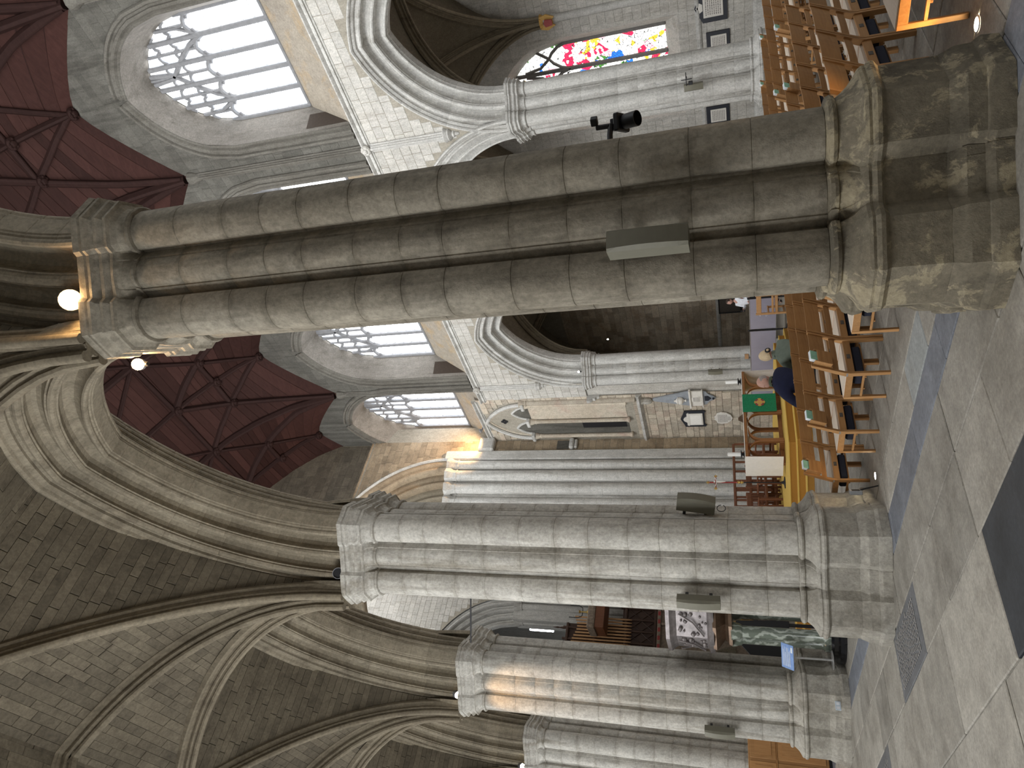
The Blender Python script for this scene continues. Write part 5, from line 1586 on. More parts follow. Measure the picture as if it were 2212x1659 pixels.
# stage lantern on the right flank of the nearest pier
q = atp(1352, 262, X=1.05)
t = empty('stage_lantern', tuple(q), 0); tag(t, 'black stage lantern with barn doors clamped to the nearest pier', 'stage light')
D = Vector((-.35, -.3, -.9)).normalized(); md = D.to_track_quat('-Z', 'Y').to_matrix().to_4x4()
MB().cbox(-.075, .075, -.09, .09, .02, .075, .01, md).build('body', 'black', t, smooth=False)
MB().lathe([(.058, .02), (.064, .0), (.066, -.12), (.061, -.12), (.055, -.01)], 16, (0, 0, 0), md, cap=False).build('hood', 'black', t)
MB().lathe([(0, -.01), (.05, -.012), (.056, .0), (0, .0)], 16, (0, 0, 0), md).build('lens', 'steel', t)
MB().cbox(-.02, .02, -.02, .02, .07, .20, .006, md).cbox(-.05, .05, -.03, .03, .10, .15, .006, md).build('yoke', 'black', t, smooth=False)
off = Vector((-.35, .18, 0))
MB().tube([Vector((-.02, .0, .13)), Vector((-.10, .05, .14)), Vector((-.32, .22, .14))], .026, 8).build('boom_arm', 'black', t)
MB().cbox(-.05, -.02, -.02, .02, .14, .26, .006).cbox(-.03, .03, -.08, -.01, .24, .30, .006).build('clamp', 'black', t, smooth=False)
o = speaker((.80, -.20, 2.36), PI/2+.3, .40, .16, .16, 0, 'grey-green loudspeaker edge behind the stage lantern', False)
# two small black fittings on the far pale pier
q = atp(1482, 172, X=12.6)
t = empty('camera_bracket', tuple(q)); tag(t, 'small black camera bracket beside the loudspeaker on the pale pier', 'bracket')
MB().tube([(0, -.18, 0), (0, .16, .0)], .012, 6).tube([(0, .0, -.14), (0, 0, .12)], .012, 6).tube([(0, .14, 0), (.1, .14, -.08)], .010, 6).tube([(0, 0, 0), (.25, .05, 0)], .014, 6).build('arms', 'black', t)
MB().cbox(-.04, .04, .06, .14, -.15, -.05, .01).build('camera_head', 'black', t, smooth=False)
# sockets
q = atp(1811, 1522, Y=2*S-1.0)
t = empty('socket_outlet', (q.x, 2*S-.93, q.z), 0); tag(t, 'pale double socket on the base of the third pier', 'socket')
MB().cbox(-.075, .075, -.012, 0, -.045, .045, .004).build('plate', 'socket_plate', t, smooth=False)
for s in (-1, 1): MB().cbox(s*.035-.02, s*.035+.02, -.016, -.011, -.025, .025, .003).build('outlet', 'white_cloth', t, smooth=False)
q = atp(1872, 1096, Y=S-.62)
t = empty('cable_box', (.52, S-.78, .27), PI/4); tag(t, 'small grey metal cable box on the base of the second pier', 'box')
MB().cbox(-.06, .06, -.05, 0, -.07, .07, .006).build('frame', 'lead_grey', t, smooth=False); MB().box(-.04, .04, -.052, -.049, -.045, .045).build('opening', 'black', t, smooth=False); MB().tube([(0, -.05, -.05), (.01, -.07, -.12), (.03, -.10, -.26)], .009, 6).build('cable', 'black', t)

# ================================================================== memorials
def wall_frame(X, y, z):   # local x -> -Y (picture right), local y -> up, local z -> out of wall (-X)
    return Matrix.Translation((X, y, z)) @ Matrix(((0, 0, -1, 0), (-1, 0, 0, 0), (0, 1, 0, 0), (0, 0, 0, 1)))
def mono(name, y, z, label, X=XF-.048):
    t = empty(name, (X, y, z)); tag(t, label, 'memorial', 'wall memorials'); return t
RF = Matrix(((0, 0, -1, 0), (-1, 0, 0, 0), (0, 1, 0, 0), (0, 0, 0, 1)))
def lines(b, x0, x1, y0, y1, n, z, h=.5):
    for i in range(n):
        yy = y1-(i+.5)*(y1-y0)/n; x = x0+random.uniform(0, .05)*(x1-x0)
        while x < x1:
            w_ = min(random.uniform(.05, .14)*(x1-x0), x1-x)
            b.box(x, x+w_, yy-h*(y1-y0)/n/2, yy+h*(y1-y0)/n/2, z, z+.002, RF); x += w_+.03*(x1-x0)
t = mono('obelisk_memorial', 17.62, 3.40, 'grey obelisk memorial with marble urn on the old wall')
MB().prism([(-.43, .0), (.43, .0), (.08, 1.36), (0, 1.42), (-.08, 1.36)], 0, .05, RF).build('obelisk', 'grey_marble', t, smooth=False)
MB().cbox(-.50, .50, -.05, .02, 0, .14, .01, RF).cbox(-.48, .48, -.50, -.45, 0, .12, .01, RF).build('cornice', 'white_marble', t, smooth=False)
MB().cbox(-.42, .42, -.45, -.05, 0, .08, .01, RF).build('tablet', 'white_marble', t, smooth=False)
MB().lathe([(0, .08), (.19, .08), (.20, .092), (.18, .10), (0, .10)], 24, (0, -.25, 0), RF).build('medallion', 'white_marble', t)
b = MB(); lines(b, -.13, .13, -.38, -.12, 6, .101); stuff(b.build('lettering', 'letter', t, smooth=False))
MB().lathe([(.03, 0), (.06, .01), (.03, .06), (.05, .10), (.13, .16), (.16, .24), (.15, .30), (.17, .32), (.10, .36), (.04, .42), (.05, .46), (0, .48)], 16, (-.0, .02, .10), RF @ Matrix.Rotation(-PI/2, 4, 'X') if False else Matrix.Translation((-.12, 0, .02))).build('urn', 'white_marble', t)
b = MB(); b.prism([(-.40, -.5), (.40, -.5), (.36, -.62), (.2, -.72), (.12, -.86), (0, -.98), (-.12, -.86), (-.2, -.72), (-.36, -.62)], 0, .05, RF); b.build('apron', 'grey_marble', t, smooth=False)
MB().prism([(-.12, -.56), (.12, -.56), (.13, -.68), (0, -.80), (-.13, -.68)], .05, .08, RF).lathe([(0, .07), (.05, .07), (.04, .11), (0, .12)], 10, (0, -.88, 0), RF).build('shield', 'black_marble', t, smooth=False)
t = mono('framed_memorial', 18.90, 3.30, 'white marble memorial in a black shaped frame on the old wall')
MB().prism([(-.42, -.44), (-.36, -.38), (.36, -.38), (.42, -.44), (.50, -.40), (.50, .38), (.30, .44), (0, .55), (-.30, .44), (-.50, .38), (-.50, -.40)], 0, .04, RF).build('backing', 'black_marble', t, smooth=False)
MB().cbox(-.36, .36, -.32, .22, .03, .08, .015, RF).build('tablet', 'white_marble', t, smooth=False)
MB().cbox(-.29, .29, -.26, .16, .075, .09, .01, RF).build('inner_panel', 'linen', t, smooth=False)
MB().prism([(-.40, .22), (.40, .22), (.36, .30), (.18, .30), (.10, .40), (0, .44), (-.10, .40), (-.18, .30), (-.36, .30)], .03, .075, RF).build('pediment', 'white_marble', t, smooth=False)
t = mono('oval_memorial', 18.90, 2.22, 'small shield-shaped marble tablet with engraved text on the old wall')
pts = [(.0, -.36), (.18, -.30), (.32, -.14), (.36, .06), (.30, .22), (.14, .27), (.08, .33), (0, .29), (-.08, .33), (-.14, .27), (-.30, .22), (-.36, .06), (-.32, -.14), (-.18, -.30)]
MB().prism(pts, 0, .05, RF, c=.01).build('tablet', 'white_marble', t, smooth=False)
b = MB(); lines(b, -.24, .24, -.16, .20, 9, .051); lines(b, -.12, .12, -.28, -.17, 3, .051); stuff(b.build('lettering', 'letter', t, smooth=False))
# tablets on the far aisle wall
def tablet(y, z, w_, h, label, shaped):
    t = mono('wall_tablet', y, z, label, XO-.02)
    if shaped: MB().prism([(-w_/2, -h/2), (w_/2, -h/2), (w_/2, h*.35), (0, h*.62), (-w_/2, h*.35)], 0, .05, RF).build('backing', 'black_marble', t, smooth=False)
    else: MB().cbox(-w_/2, w_/2, -h/2, h/2, 0, .05, .012, RF).build('backing', 'black_marble', t, smooth=False)
    MB().cbox(-w_*.34, w_*.34, -h*.36, h*.32, .04, .075, .01, RF).build('tablet', 'white_marble', t, smooth=False)
    b = MB(); lines(b, -w_*.27, w_*.27, -h*.30, h*.26, 8, .076); stuff(b.build('lettering', 'letter', t, smooth=False))
    if shaped: MB().prism([(-.1, .0), (.1, .0), (.16, .1), (.05, .12), (0, .22), (-.05, .12), (-.16, .1)], .04, .07, RF @ Matrix.Translation((0, h*.34, 0))).build('ornament', 'white_marble', t, smooth=False)
tablet(6.15, 1.88, 1.0, .92, 'black and white wall tablet with ornament at the right picture edge', True)
tablet(7.35, 1.75, .75, .75, 'dark-framed wall tablet half hidden behind the pale pier', False)
tablet(9.95, 1.88, .72, .80, 'dark-framed wall tablet between the pale pier and the nearest pier', False)
tablet(8.9, 2.05, .5, .30, 'small dark wall tablet left of the pale pier', False)

# ================================================================== pulpit, notice lectern and things behind the near arcade
PX, PY = 1.14, 10.0
t = empty('pulpit', (PX, PY, 0)); tag(t, 'bronze and silver pulpit on green marble columns over a black drum base', 'pulpit')
MB().lathe([(.76, 0), (.76, .10), (.73, .13), (.73, .20), (.70, .24), (0, .24)], 32).build('base', 'black_gloss', t)
for k in range(5):
    a = PI*.75+k*2*PI/5
    o = MB().lathe([(.14, .24), (.15, .28), (.12, .31), (.105, .34), (.105, 1.72), (.13, 1.75), (.16, 1.86), (.17, 1.92)], 18, (.46*math.cos(a), .46*math.sin(a), 0)).build('column', 'green_marble', t)
MB().lathe([(.62, 1.9), (.60, 1.96), (.50, 2.02), (.62, 2.1), (.72, 2.18), (.70, 2.24)], 8).build('capital_ring', 'pulpit_bronze', t, smooth=False)
MB().lathe([(.72, 2.22), (.74, 2.30), (.66, 2.34), (.64, 2.9), (.68, 2.96), (.74, 3.02), (.74, 3.09), (.64, 3.1)], 8, (0, 0, 0), Matrix.Rotation(PI/8, 4, 'Z')).build('body', 'pulpit_metal', t, smooth=False)
for k in range(8):
    a = k*PI/4
    b = MB(); rr = random.Random(k)
    for j in range(16):
        u, z = rr.uniform(-.2, .2), rr.uniform(2.36, 2.86)
        c_, s_ = math.cos(a), math.sin(a)
        r = rr.uniform(.02, .05)
        b.lathe([(0, -r), (r*.8, -r*.5), (r, 0), (r*.8, r*.5), (0, r)], 7, (.62*c_-u*s_, .62*s_+u*c_, z))
    b.tube([Vector((.66*math.cos(a)-u*math.sin(a), .66*math.sin(a)+u*math.cos(a), z)) for u, z in ((-.2, 2.4), (-.08, 2.5), (.05, 2.6), (.14, 2.75), (.2, 2.85))], .02, 6)
    b.build('relief_figure', 'pulpit_metal', t)
t = empty('sloping_panel', (1.6, 12.2, 0)); tag(t, 'black sloping panel like a raised lid between the pulpit and the third pier', 'panel')
cs_ = [atp(x_, y_, Y=12.2) for x_, y_ in ((1578, 1366), (1630, 1424), (1705, 1424), (1705, 1340), (1590, 1340))]
b = MB(); b.loft([[q-Vector((1.6, 12.2, 0)) for q in cs_], [q-Vector((1.6, 12.26, 0))+Vector((0, .12, 0)) for q in cs_]]); b.build('lid', 'black', t, smooth=False)
zl = min(q.z for q in cs_)
for x_ in (cs_[1].x+.1, cs_[3].x-.1): MB().cbox(x_-1.6-.03, x_-1.6+.03, .0, .06, 0, zl+.02, .006).build('leg', 'black', t, smooth=False)
# reading board on a thin steel post in front of the third pier
q = atp(1804, 1423, Z=0.0); lx, ly = .60, 9.72
lx = atp(1770, 1424, Y=ly).x
t = empty('reading_board', (lx, ly, .242)); tag(t, 'slanted blue reading board on a thin steel post', 'lectern')
MB().lathe([(.16, .0), (.16, .012), (.02, .02)], 20).build('foot', 'steel', t)
MB().tube([(0, 0, .01), (0, 0, .68)], .018, 10).build('post', 'steel', t)
mt = Matrix.Translation((0, -.02, .74)) @ Matrix.Rotation(math.radians(-35), 4, 'Z') @ Matrix.Rotation(math.radians(38), 4, 'X')
MB().cbox(-.21, .21, -.15, .15, -.012, .0, .004, mt).build('board', 'lectern_blue', t, smooth=False)
b = MB()
for i in range(9): b.box(-.17, .17-random.uniform(0, .12), .105-i*.022, .112-i*.022, .001, .0025, mt)
stuff(b.build('lettering', 'paper', t, smooth=False)); MB().box(.08, .17, -.13, -.09, .001, .0025, mt).build('logo_block', 'paper', t, smooth=False)
# oak prayer desk behind the pulpit
t = empty('prayer_desk', (1.55, 12.6, 0), .2); tag(t, 'light oak kneeling desk behind the pulpit', 'desk')
for sx in (-1, 1): MB().cbox(sx*.33-.03, sx*.33+.03, -.05, .05, 0, .95, .008).build('leg', 'oak', t, smooth=False)
MB().cbox(-.40, .40, -.18, .14, .93, .97, .01).build('top', 'oak_flat', t, smooth=False); MB().cbox(-.33, .33, -.015, .015, .55, .63, .006).build('rail', 'oak_flat', t, smooth=False); MB().cbox(-.36, .36, -.32, .0, .10, .16, .01).build('kneeler_board', 'oak_flat', t, smooth=False)
t = empty('prayer_desk', (.95, 13.4, 0), .1); tag(t, 'second oak desk half hidden by the third pier base', 'desk')
for sx in (-1, 1): MB().cbox(sx*.33-.03, sx*.33+.03, -.05, .05, 0, .95, .008).build('leg', 'oak', t, smooth=False)
MB().cbox(-.40, .40, -.18, .14, .93, .97, .01).build('top', 'oak_flat', t, smooth=False); MB().cbox(-.33, .33, -.015, .015, .35, .43, .006).build('rail', 'oak_flat', t, smooth=False)
# panelled oak cupboard at the far end of the near arcade
yc = 14.55
t = empty('panelled_cupboard', (-.35, yc+.35, 0)); tag(t, 'tall panelled oak cupboard standing beside the farthest near pier', 'cupboard')
hz = atp(1616, 1630, Y=yc).z
MB().cbox(-.95, .62, -.35, .35, .06, hz, .012).build('body', 'oak', t, smooth=False); MB().box(-.93, .60, -.33, .33, 0, .06).build('plinth', 'black', t, smooth=False)
for c in (-.68, -.16, .36):
    for z0, z1, nm in ((.16, hz*.62, 'lower_panel'), (hz*.68, hz-.08, 'upper_panel')):
        o = MB().cbox(c-.23, c+.23, -.372, -.35, z0-.04, z1+.04, .01).build('door', 'oak', t, smooth=False)
        MB().cbox(c-.15, c+.15, -.384, -.372, z0+.06, z1-.06, .008).build('panel', 'oak', o, smooth=False)
MB().cbox(-.98, .65, -.385, -.35, hz*.62+.045, hz*.68-.045, .01).build('lock_rail', 'oak_flat', t, smooth=False)
# thin dark rod hanging from the third capital (banner pole)
q0, q1 = atp(1017, 1295, Y=10.35), atp(1017, 1388, Y=10.1)
o = MB().tube([q1, atp(1017, 1286, Y=9.35)], .017, 8).build('banner_rod', 'black', None); tag(o, 'thin black horizontal banner rod fixed to the third capital', 'rod')

# ================================================================== choir screen and organ in the far crossing arch
YS = YE-1.2
t = empty('choir_screen', (CXT, YS, 0)); tag(t, 'carved stone choir screen with canopied niches and figures', 'screen')
ztop = atp(1420, 1360, Y=YS).z
MB().box(-5.3, 5.3, 0, 1.0, 0, ztop).build('screen_wall', 'screen_stone', t, smooth=False)
MB().cbox(-5.35, 5.35, -.15, 0, ztop-.18, ztop, .03).build('cornice', 'screen_stone', t, smooth=False)
b = MB()
for k in range(26): b.cbox(-5.2+.4*k+.05, -5.2+.4*k+.25, -.16, -.15, ztop-.15, ztop-.03, .0)
b.build('red_band', 'red_enamel', t, smooth=False)
for k in range(14):
    u = -4.6+.7*k
    if abs(u) < 1.3: continue
    for z0 in (1.2, 3.3):
        o = MB().cbox(u-.24, u+.24, -.06, 0, z0, z0+1.3, .02).build('niche', 'ashlar_dark', t, smooth=False)
        MB().lathe([(.10, z0+.1), (.13, z0+.3), (.11, z0+.6), (.13, z0+.8), (.06, z0+.92), (.085, z0+1.0), (.07, z0+1.1), (0, z0+1.14)], 10, (u, -.10, 0)).build('statue', 'gold_flat' if k % 3 else 'red_enamel', o)
        b = MB()
        for j in range(3): b.lathe([(.10, z0+1.3), (.09, z0+1.45), (.05, z0+1.5), (.02, z0+1.85), (0, z0+1.9)], 6, (u-.16+.16*j, -.08, 0))
        b.build('canopy', 'screen_stone', o, smooth=False)
    MB().cbox(u+.28, u+.42, -.18, 0, 0, ztop-.2, .03).build('buttress', 'screen_stone', t, smooth=False)
b = MB()
for i in range(4): b.tube([(-1.2+.12*i+ (2.4-.24*i)*k/16, -.02-.0*i, 2.2+parch(1.2-.12*i, 1.3-.12*i, min(abs(-1.2+.12*i+(2.4-.24*i)*k/16), 1.2-.12*i-1e-4))) for k in range(17)], .07, 6)
b.build('door_arch', 'arch', t)
t = empty('organ_case', (CXT, YS+.1, ztop)); tag(t, 'dark traceried organ case with brown pipes above the choir screen', 'organ')
XCR, ZLO = 1.95, 1.75
MB().box(-3.6, XCR, .2, 1.2, 0, 4.5).box(XCR, 3.6, .2, 1.2, 0, ZLO).build('case', 'dark_wood', t, smooth=False)
b = MB()
for k in range(13):
    x = -3.5+.58*k
    b.cbox(x-.05, x+.05, .08, .22, 0, 4.7 if x < XCR else ZLO+.1, .02)
for zz in (0.05, 1.5, 3.0, 4.4): b.cbox(-3.6, 3.6 if zz < ZLO else XCR, .06, .22, zz, zz+.14, .03)
b.build('frame', 'dark_wood', t, smooth=False)
b = MB()
for k in range(12):
    for s in (-1, 1):
        for zz in ((.2, .85, 1.7, 2.5) if -3.45+.58*k < XCR-.4 else (.2, .85)): b.tube([(-3.45+.58*k+.24-s*.24, .14, zz), (-3.45+.58*k+.24+s*.24, .14, zz+.6)], .025, 5)
b.build('lattice', 'dark_wood', t, smooth=False)
pz0 = atp(1358, 1370, Y=YS).z-ztop; pz1 = atp(1238, 1370, Y=YS).z-ztop
xp0 = atp(1300, 1386, Y=YS).x-CXT; xp1 = atp(1300, 1350, Y=YS).x-CXT
for k in range(12):
    x = xp0-.5+(xp1-xp0+.9)*k/11
    MB().lathe([(.02, pz0-.1), (.05, pz0+.15), (.05, pz1-.02+.12*math.sin(k*.6)), (.04, pz1+.12*math.sin(k*.6))], 8, (x, .05, 0)).build('pipe', 'brass_pipe', t)
for k in range(5):
    MB().lathe([(.05, 4.5), (.07, 4.7), (.03, 4.9), (.05, 5.0), (0, 5.3)], 6, (-3.3+1.25*k, .2, 0)).build('pinnacle', 'dark_wood', t, smooth=False)
c0, c1 = atp(1272, 1322, Y=YS-1.2), atp(1308, 1322, Y=YS-1.2)
t = empty('organ_balcony', (atp(1290, 1325, Y=YS-1.2).x, YS-.9, c1.z)); tag(t, 'carved oak organ balcony jutting from the screen', 'balcony')
hb = c0.z-c1.z
MB().cbox(-.75, .75, -.5, .6, 0, hb*.55, .02).build('box', 'choir_wood', t, smooth=False); MB().cbox(-.80, .80, -.56, .6, hb*.55, hb, .03).build('cornice', 'screen_stone', t, smooth=False)
b = MB()
for k in range(9): b.cbox(-.72+.18*k-.05, -.72+.18*k+.05, -.60, -.56, hb*.62, hb*.92, .01)
b.build('dentil', 'screen_stone', t, smooth=False)
q = atp(1262, 1322, Y=YS-1.2)
t = empty('candelabrum', (q.x, YS-1.2, c0.z)); tag(t, 'gilt branched light fitting on top of the organ balcony', 'light fitting')
MB().lathe([(.14, 0), (.10, .06), (.04, .1), (.03, .4), (.09, .46), (.02, .5)], 10).build('stem', 'gold', t)
for s in (-1, 1): MB().tube([(0, 0, .3), (s*.2, 0, .32), (s*.3, 0, .5), (s*.3, 0, .95)], .02, 6).build('branch', 'black', t)
q = atp(1170, 1357, Y=YE+4)
t = empty('choir_strip_light', (q.x, YE+4, q.z)); tag(t, 'bright white strip light beyond the organ', 'lamp')
MB().cbox(-.13, .13, -.06, .06, -.7, .7, .02).build('tube', 'strip_light', t, smooth=False); MB().cbox(-.17, .17, .06, .1, -.75, .75, .02).build('tray', 'steel', t, smooth=False)

# ================================================================== small things near the far arcade
q = atp(1576, 655, X=XO)
t = empty('framed_notice', (XO-.03, q.y, q.z)); tag(t, 'dark framed print on the far aisle wall behind the person in white', 'picture')
MB().cbox(-.5, .5, -.45, .45, 0, .03, .01, RF).build('print', 'picture_dark', t, smooth=False)
b = MB()
for x0, x1, y0, y1 in ((-.56, .56, .45, .52), (-.56, .56, -.52, -.45), (-.56, -.5, -.52, .52), (.5, .56, -.52, .52)): b.cbox(x0, x1, y0, y1, 0, .05, .01, RF)
b.build('frame', 'black', t, smooth=False)
for k_ in range(200):
    q = atp(1613, 770, X=12.8+k_*.005)
    if (q.x-NX)+(q.y-3*S) > -.86: break
t = empty('notice_card', tuple(q), PI/4); tag(t, 'small terracotta notice card on the far pale pier', 'notice')
MB().cbox(-.09, .09, -.065, .065, 0, .012, .003, RF).build('card', 'terracotta', t, smooth=False); MB().cbox(-.10, .10, -.075, .075, -.008, 0, .002, RF).build('backing', 'tracery', t, smooth=False)
q = atp(1690, 640, X=11.6)
q2 = atp(1692, 655, Z=0.0)
armchair(11.4, 11.45, 0, -1.2, 'single wooden chair with open back standing before the grey barrier', 'oak', False)
# ================================================================== people
def skin_mesh(name, verts, edges, radii, root=0, sub=2):
    """grow a smooth surface round a skeleton"""
    me = bpy.data.meshes.new(name+'_tmp'); me.from_pydata([tuple(v) for v in verts], edges, [])
    o = bpy.data.objects.new(name+'_tmp', me); COL.objects.link(o)
    sk = o.modifiers.new('s', 'SKIN'); sk.use_smooth_shade = True
    su = o.modifiers.new('u', 'SUBSURF'); su.levels = sub; su.render_levels = sub
    if not me.skin_vertices: 
        bm = bmesh.new(); bm.from_mesh(me); bm.verts.layers.skin.verify(); bm.to_mesh(me); bm.free()
    for i, r in enumerate(radii):
        me.skin_vertices[0].data[i].radius = (r, r) if not isinstance(r, tuple) else r
        me.skin_vertices[0].data[i].use_root = (i == root)
    dg = bpy.context.evaluated_depsgraph_get(); dg.update()
    ev = o.evaluated_get(dg); em = ev.to_mesh()
    vs = [v.co.copy() for v in em.vertices]; fs = [tuple(p.vertices) for p in em.polygons]
    ev.to_mesh_clear(); bpy.data.objects.remove(o, do_unlink=True); bpy.data.meshes.remove(me)
    return vs, fs
def head_mesh(c, f, up, s=1.0):
    """skull, jaw, brow, nose, lips, ears; f = facing"""
    f = Vector(f).normalized(); r = f.cross(Vector(up)).normalized(); u = r.cross(f).normalized(); c = Vector(c)
    b = MB(); n, m = 28, 20; rings = []
    for i in range(1, m):
        th = PI*i/m; z = math.cos(th); rr = math.sin(th); ring = []
        for k in range(n):
            a = 2*PI*k/n; x, y = rr*math.cos(a), rr*math.sin(a)     # y forward, x right
            Xx, Yy, Zz = x*.076, y*.098, z*.118
            if z < -.1 and y < 0: Yy *= 1+.35*z*-y*-1 if False else 1-.25*(-z-.1)
            if z < -.2: Xx *= 1-.28*(-z-.2)
            if y > .2 and z < -.3: Yy += .012*(-z)              # chin
            if y > .6:
                if abs(x) < .16 and -.42 < z < .10: Yy += .022*(1-abs(x)/.16)*(1 if z < -.05 else .6)*(1-abs(z+.28)*1.2 if z < -.28 else 1)
                if .08 < abs(x) < .45 and .02 < z < .20: Yy -= .007    # eye sockets
                if .2 < z < .34: Yy += .004
                if abs(x) < .3 and -.62 < z < -.50: Yy += .004
            ring.append(c+(r*Xx+f*Yy+u*Zz)*s)
        rings.append(ring)
    b.loft(rings)
    for sgn in (-1, 1):
        pts = [c+(r*(sgn*.074)+f*(-.005+.02*math.cos(t))+u*(-.005+.032*math.sin(t)))*s for t in frange(0, 2*PI*.95, 10)]
        b.tube(pts, .008*s, 6)
        b.lathe([(0, -.01), (.012, -.006), (.014, 0), (.01, .006), (0, .01)], 8, (0, 0, 0), Matrix.Translation(c+(r*(sgn*.072)+f*-.004+u*-.004)*s))
    return b
def hand_skel(V, E, R, wrist, d, nrm, idx):
    """palm, four fingers of unequal length and a side thumb added to a skeleton"""
    d, nrm = Vector(d).normalized(), Vector(nrm).normalized(); sd = d.cross(nrm).normalized()
    k = len(V); V.append(Vector(wrist)+d*.05); R.append((.036, .018)); E.append((idx, k))
    for j, (o, L) in enumerate(((-.030, .068), (-.010, .078), (.011, .072), (.030, .056))):
        a = len(V); V.append(Vector(wrist)+d*.09+sd*o); R.append(.0095); E.append((k, a))
        V.append(V[a]+d*L*.55-nrm*.012); R.append(.0088); E.append((a, a+1))
        V.append(V[a]+d*L*.85-nrm*.035); R.append(.0075); E.append((a+1, a+2))
    a = len(V); V.append(Vector(wrist)+d*.045-sd*.045-nrm*.005); R.append(.011); E.append((k, a))
    V.append(V[a]+d*.04-sd*.012-nrm*.012); R.append(.009); E.append((a, a+1))
def person(name, label, J, head_c, face, skin_up, top_mat, leg_mat, top_r=1.0, extra=None, hand_d=None):
    t = empty(name, (J['hip'][0], J['hip'][1], J.get('base', 0))); tag(t, label, 'person', 'people')
    inv = Vector(t.location)
    L = lambda q: Vector(q)-inv
    # body skeleton
    names = ['hip', 'waist', 'chest', 'neckb', 'neckt', 'shl', 'ell', 'wrl', 'shr', 'elr', 'wrr', 'hpl', 'knl', 'anl', 'tol', 'hpr', 'knr', 'anr', 'tor']
    V = [L(J[n]) for n in names]; ix = {n: i for i, n in enumerate(names)}
    E = [(ix[a], ix[b]) for a, b in (('hip', 'waist'), ('waist', 'chest'), ('chest', 'neckb'), ('neckb', 'neckt'), ('chest', 'shl'), ('shl', 'ell'), ('ell', 'wrl'), ('chest', 'shr'), ('shr', 'elr'), ('elr', 'wrr'), ('hip', 'hpl'), ('hpl', 'knl'), ('knl', 'anl'), ('anl', 'tol'), ('hip', 'hpr'), ('hpr', 'knr'), ('knr', 'anr'), ('anr', 'tor'))]
    rad = dict(hip=.15, waist=.14, chest=.155, neckb=.062, neckt=.052, shl=.062, ell=.044, wrl=.028, shr=.062, elr=.044, wrr=.028, hpl=.088, knl=.058, anl=.038, tol=.034, hpr=.088, knr=.058, anr=.038, tor=.034)
    R = [rad[n] for n in names]
    for s_, w_, e_ in (('l', 'wrl', 'ell'), ('r', 'wrr', 'elr')):
        d = (hand_d or {}).get(s_) or (Vector(J[w_])-Vector(J[e_]))
        hand_skel(V, E, R, L(J[w_]), d, (0, 0, 1), ix[w_])
    vs, fs = skin_mesh(name, V, E, R)
    b = MB(); b.add(vs, fs)
    hb = head_mesh(L(head_c), face, skin_up); b.add(hb.v, hb.f)
    o = b.build('body', 'skin', t)
    rm = o.modifiers.new('r', 'REMESH'); rm.mode = 'VOXEL'; rm.voxel_size = .0085; rm.use_smooth_shade = True
    # clothes: fuller surfaces over the same joints
    tn = ['hip', 'waist', 'chest', 'neckb', 'shl', 'ell', 'wrl', 'shr', 'elr', 'wrr']
    Vt = [L(J[n]) for n in tn]; it = {n: i for i, n in enumerate(tn)}
    Et = [(it[a], it[c]) for a, c in (('hip', 'waist'), ('waist', 'chest'), ('chest', 'neckb'), ('chest', 'shl'), ('shl', 'ell'), ('ell', 'wrl'), ('chest', 'shr'), ('shr', 'elr'), ('elr', 'wrr'))]
    rt = dict(hip=.185, waist=.185, chest=.195, neckb=.082, shl=.088, ell=.066, wrl=.044, shr=.088, elr=.066, wrr=.044)
    vs, fs = skin_mesh(name+'_top', Vt, Et, [rt[n]*top_r for n in tn])
    top = MB().add(vs, fs).build('top', top_mat, t)
    ln = ['hip', 'hpl', 'knl', 'anl', 'hpr', 'knr', 'anr']
    Vl = [L(J[n]) for n in ln]
    vs, fs = skin_mesh(name+'_leg', Vl, [(0, 1), (1, 2), (2, 3), (0, 4), (4, 5), (5, 6)], [.165, .105, .078, .056, .105, .078, .056])
    MB().add(vs, fs).build('trousers', leg_mat, t)
    for s_ in ('l', 'r'):
        vs, fs = skin_mesh(name+'_shoe', [L(J['an'+s_])+Vector((0, 0, -.02)), L(J['to'+s_])], [(0, 1)], [.05, .044], sub=1)
        MB().add(vs, fs).build('shoe', 'black', t)
    return t, L
sy = ROWS[5]
def seated(x, lean, dz=0.0, y=sy+.22):
    return dict(hip=(x, y, .60), waist=(x, y+.02, .72+dz*.5), chest=(x+lean*.5, y+.06, .93+dz), neckb=(x+lean, y+.10, 1.06+dz), neckt=(x+lean*1.1, y+.12, 1.11+dz),
                shl=(x-.20+lean*.6, y+.07, .96+dz-.02), ell=(x-.27, y+.24, .72), wrl=(x-.12, y+.44, .66), shr=(x+.20+lean*.6, y+.06, .97+dz), elr=(x+.27, y+.22, .72), wrr=(x+.12, y+.44, .66),
                hpl=(x-.10, y+.05, .56), knl=(x-.13, y+.46, .53), anl=(x-.13, y+.50, .10), tol=(x-.14, y+.64, .045), hpr=(x+.10, y+.05, .56), knr=(x+.13, y+.46, .53), anr=(x+.13, y+.50, .10), tor=(x+.14, y+.64, .045))
J = seated(3.0, .085)
J['shl'] = (2.76, sy+.28, .90); J['ell'] = (2.66, sy+.42, .70)
t, L = person('person', 'bald man in a navy jumper seated in the front row, head bowed left', J, (3.105, sy+.33, 1.205), (-.86, .42, -.30), (0, 0, 1), 'navy', 'trousers', 1.0)
hc = L((3.105, sy+.33, 1.205))
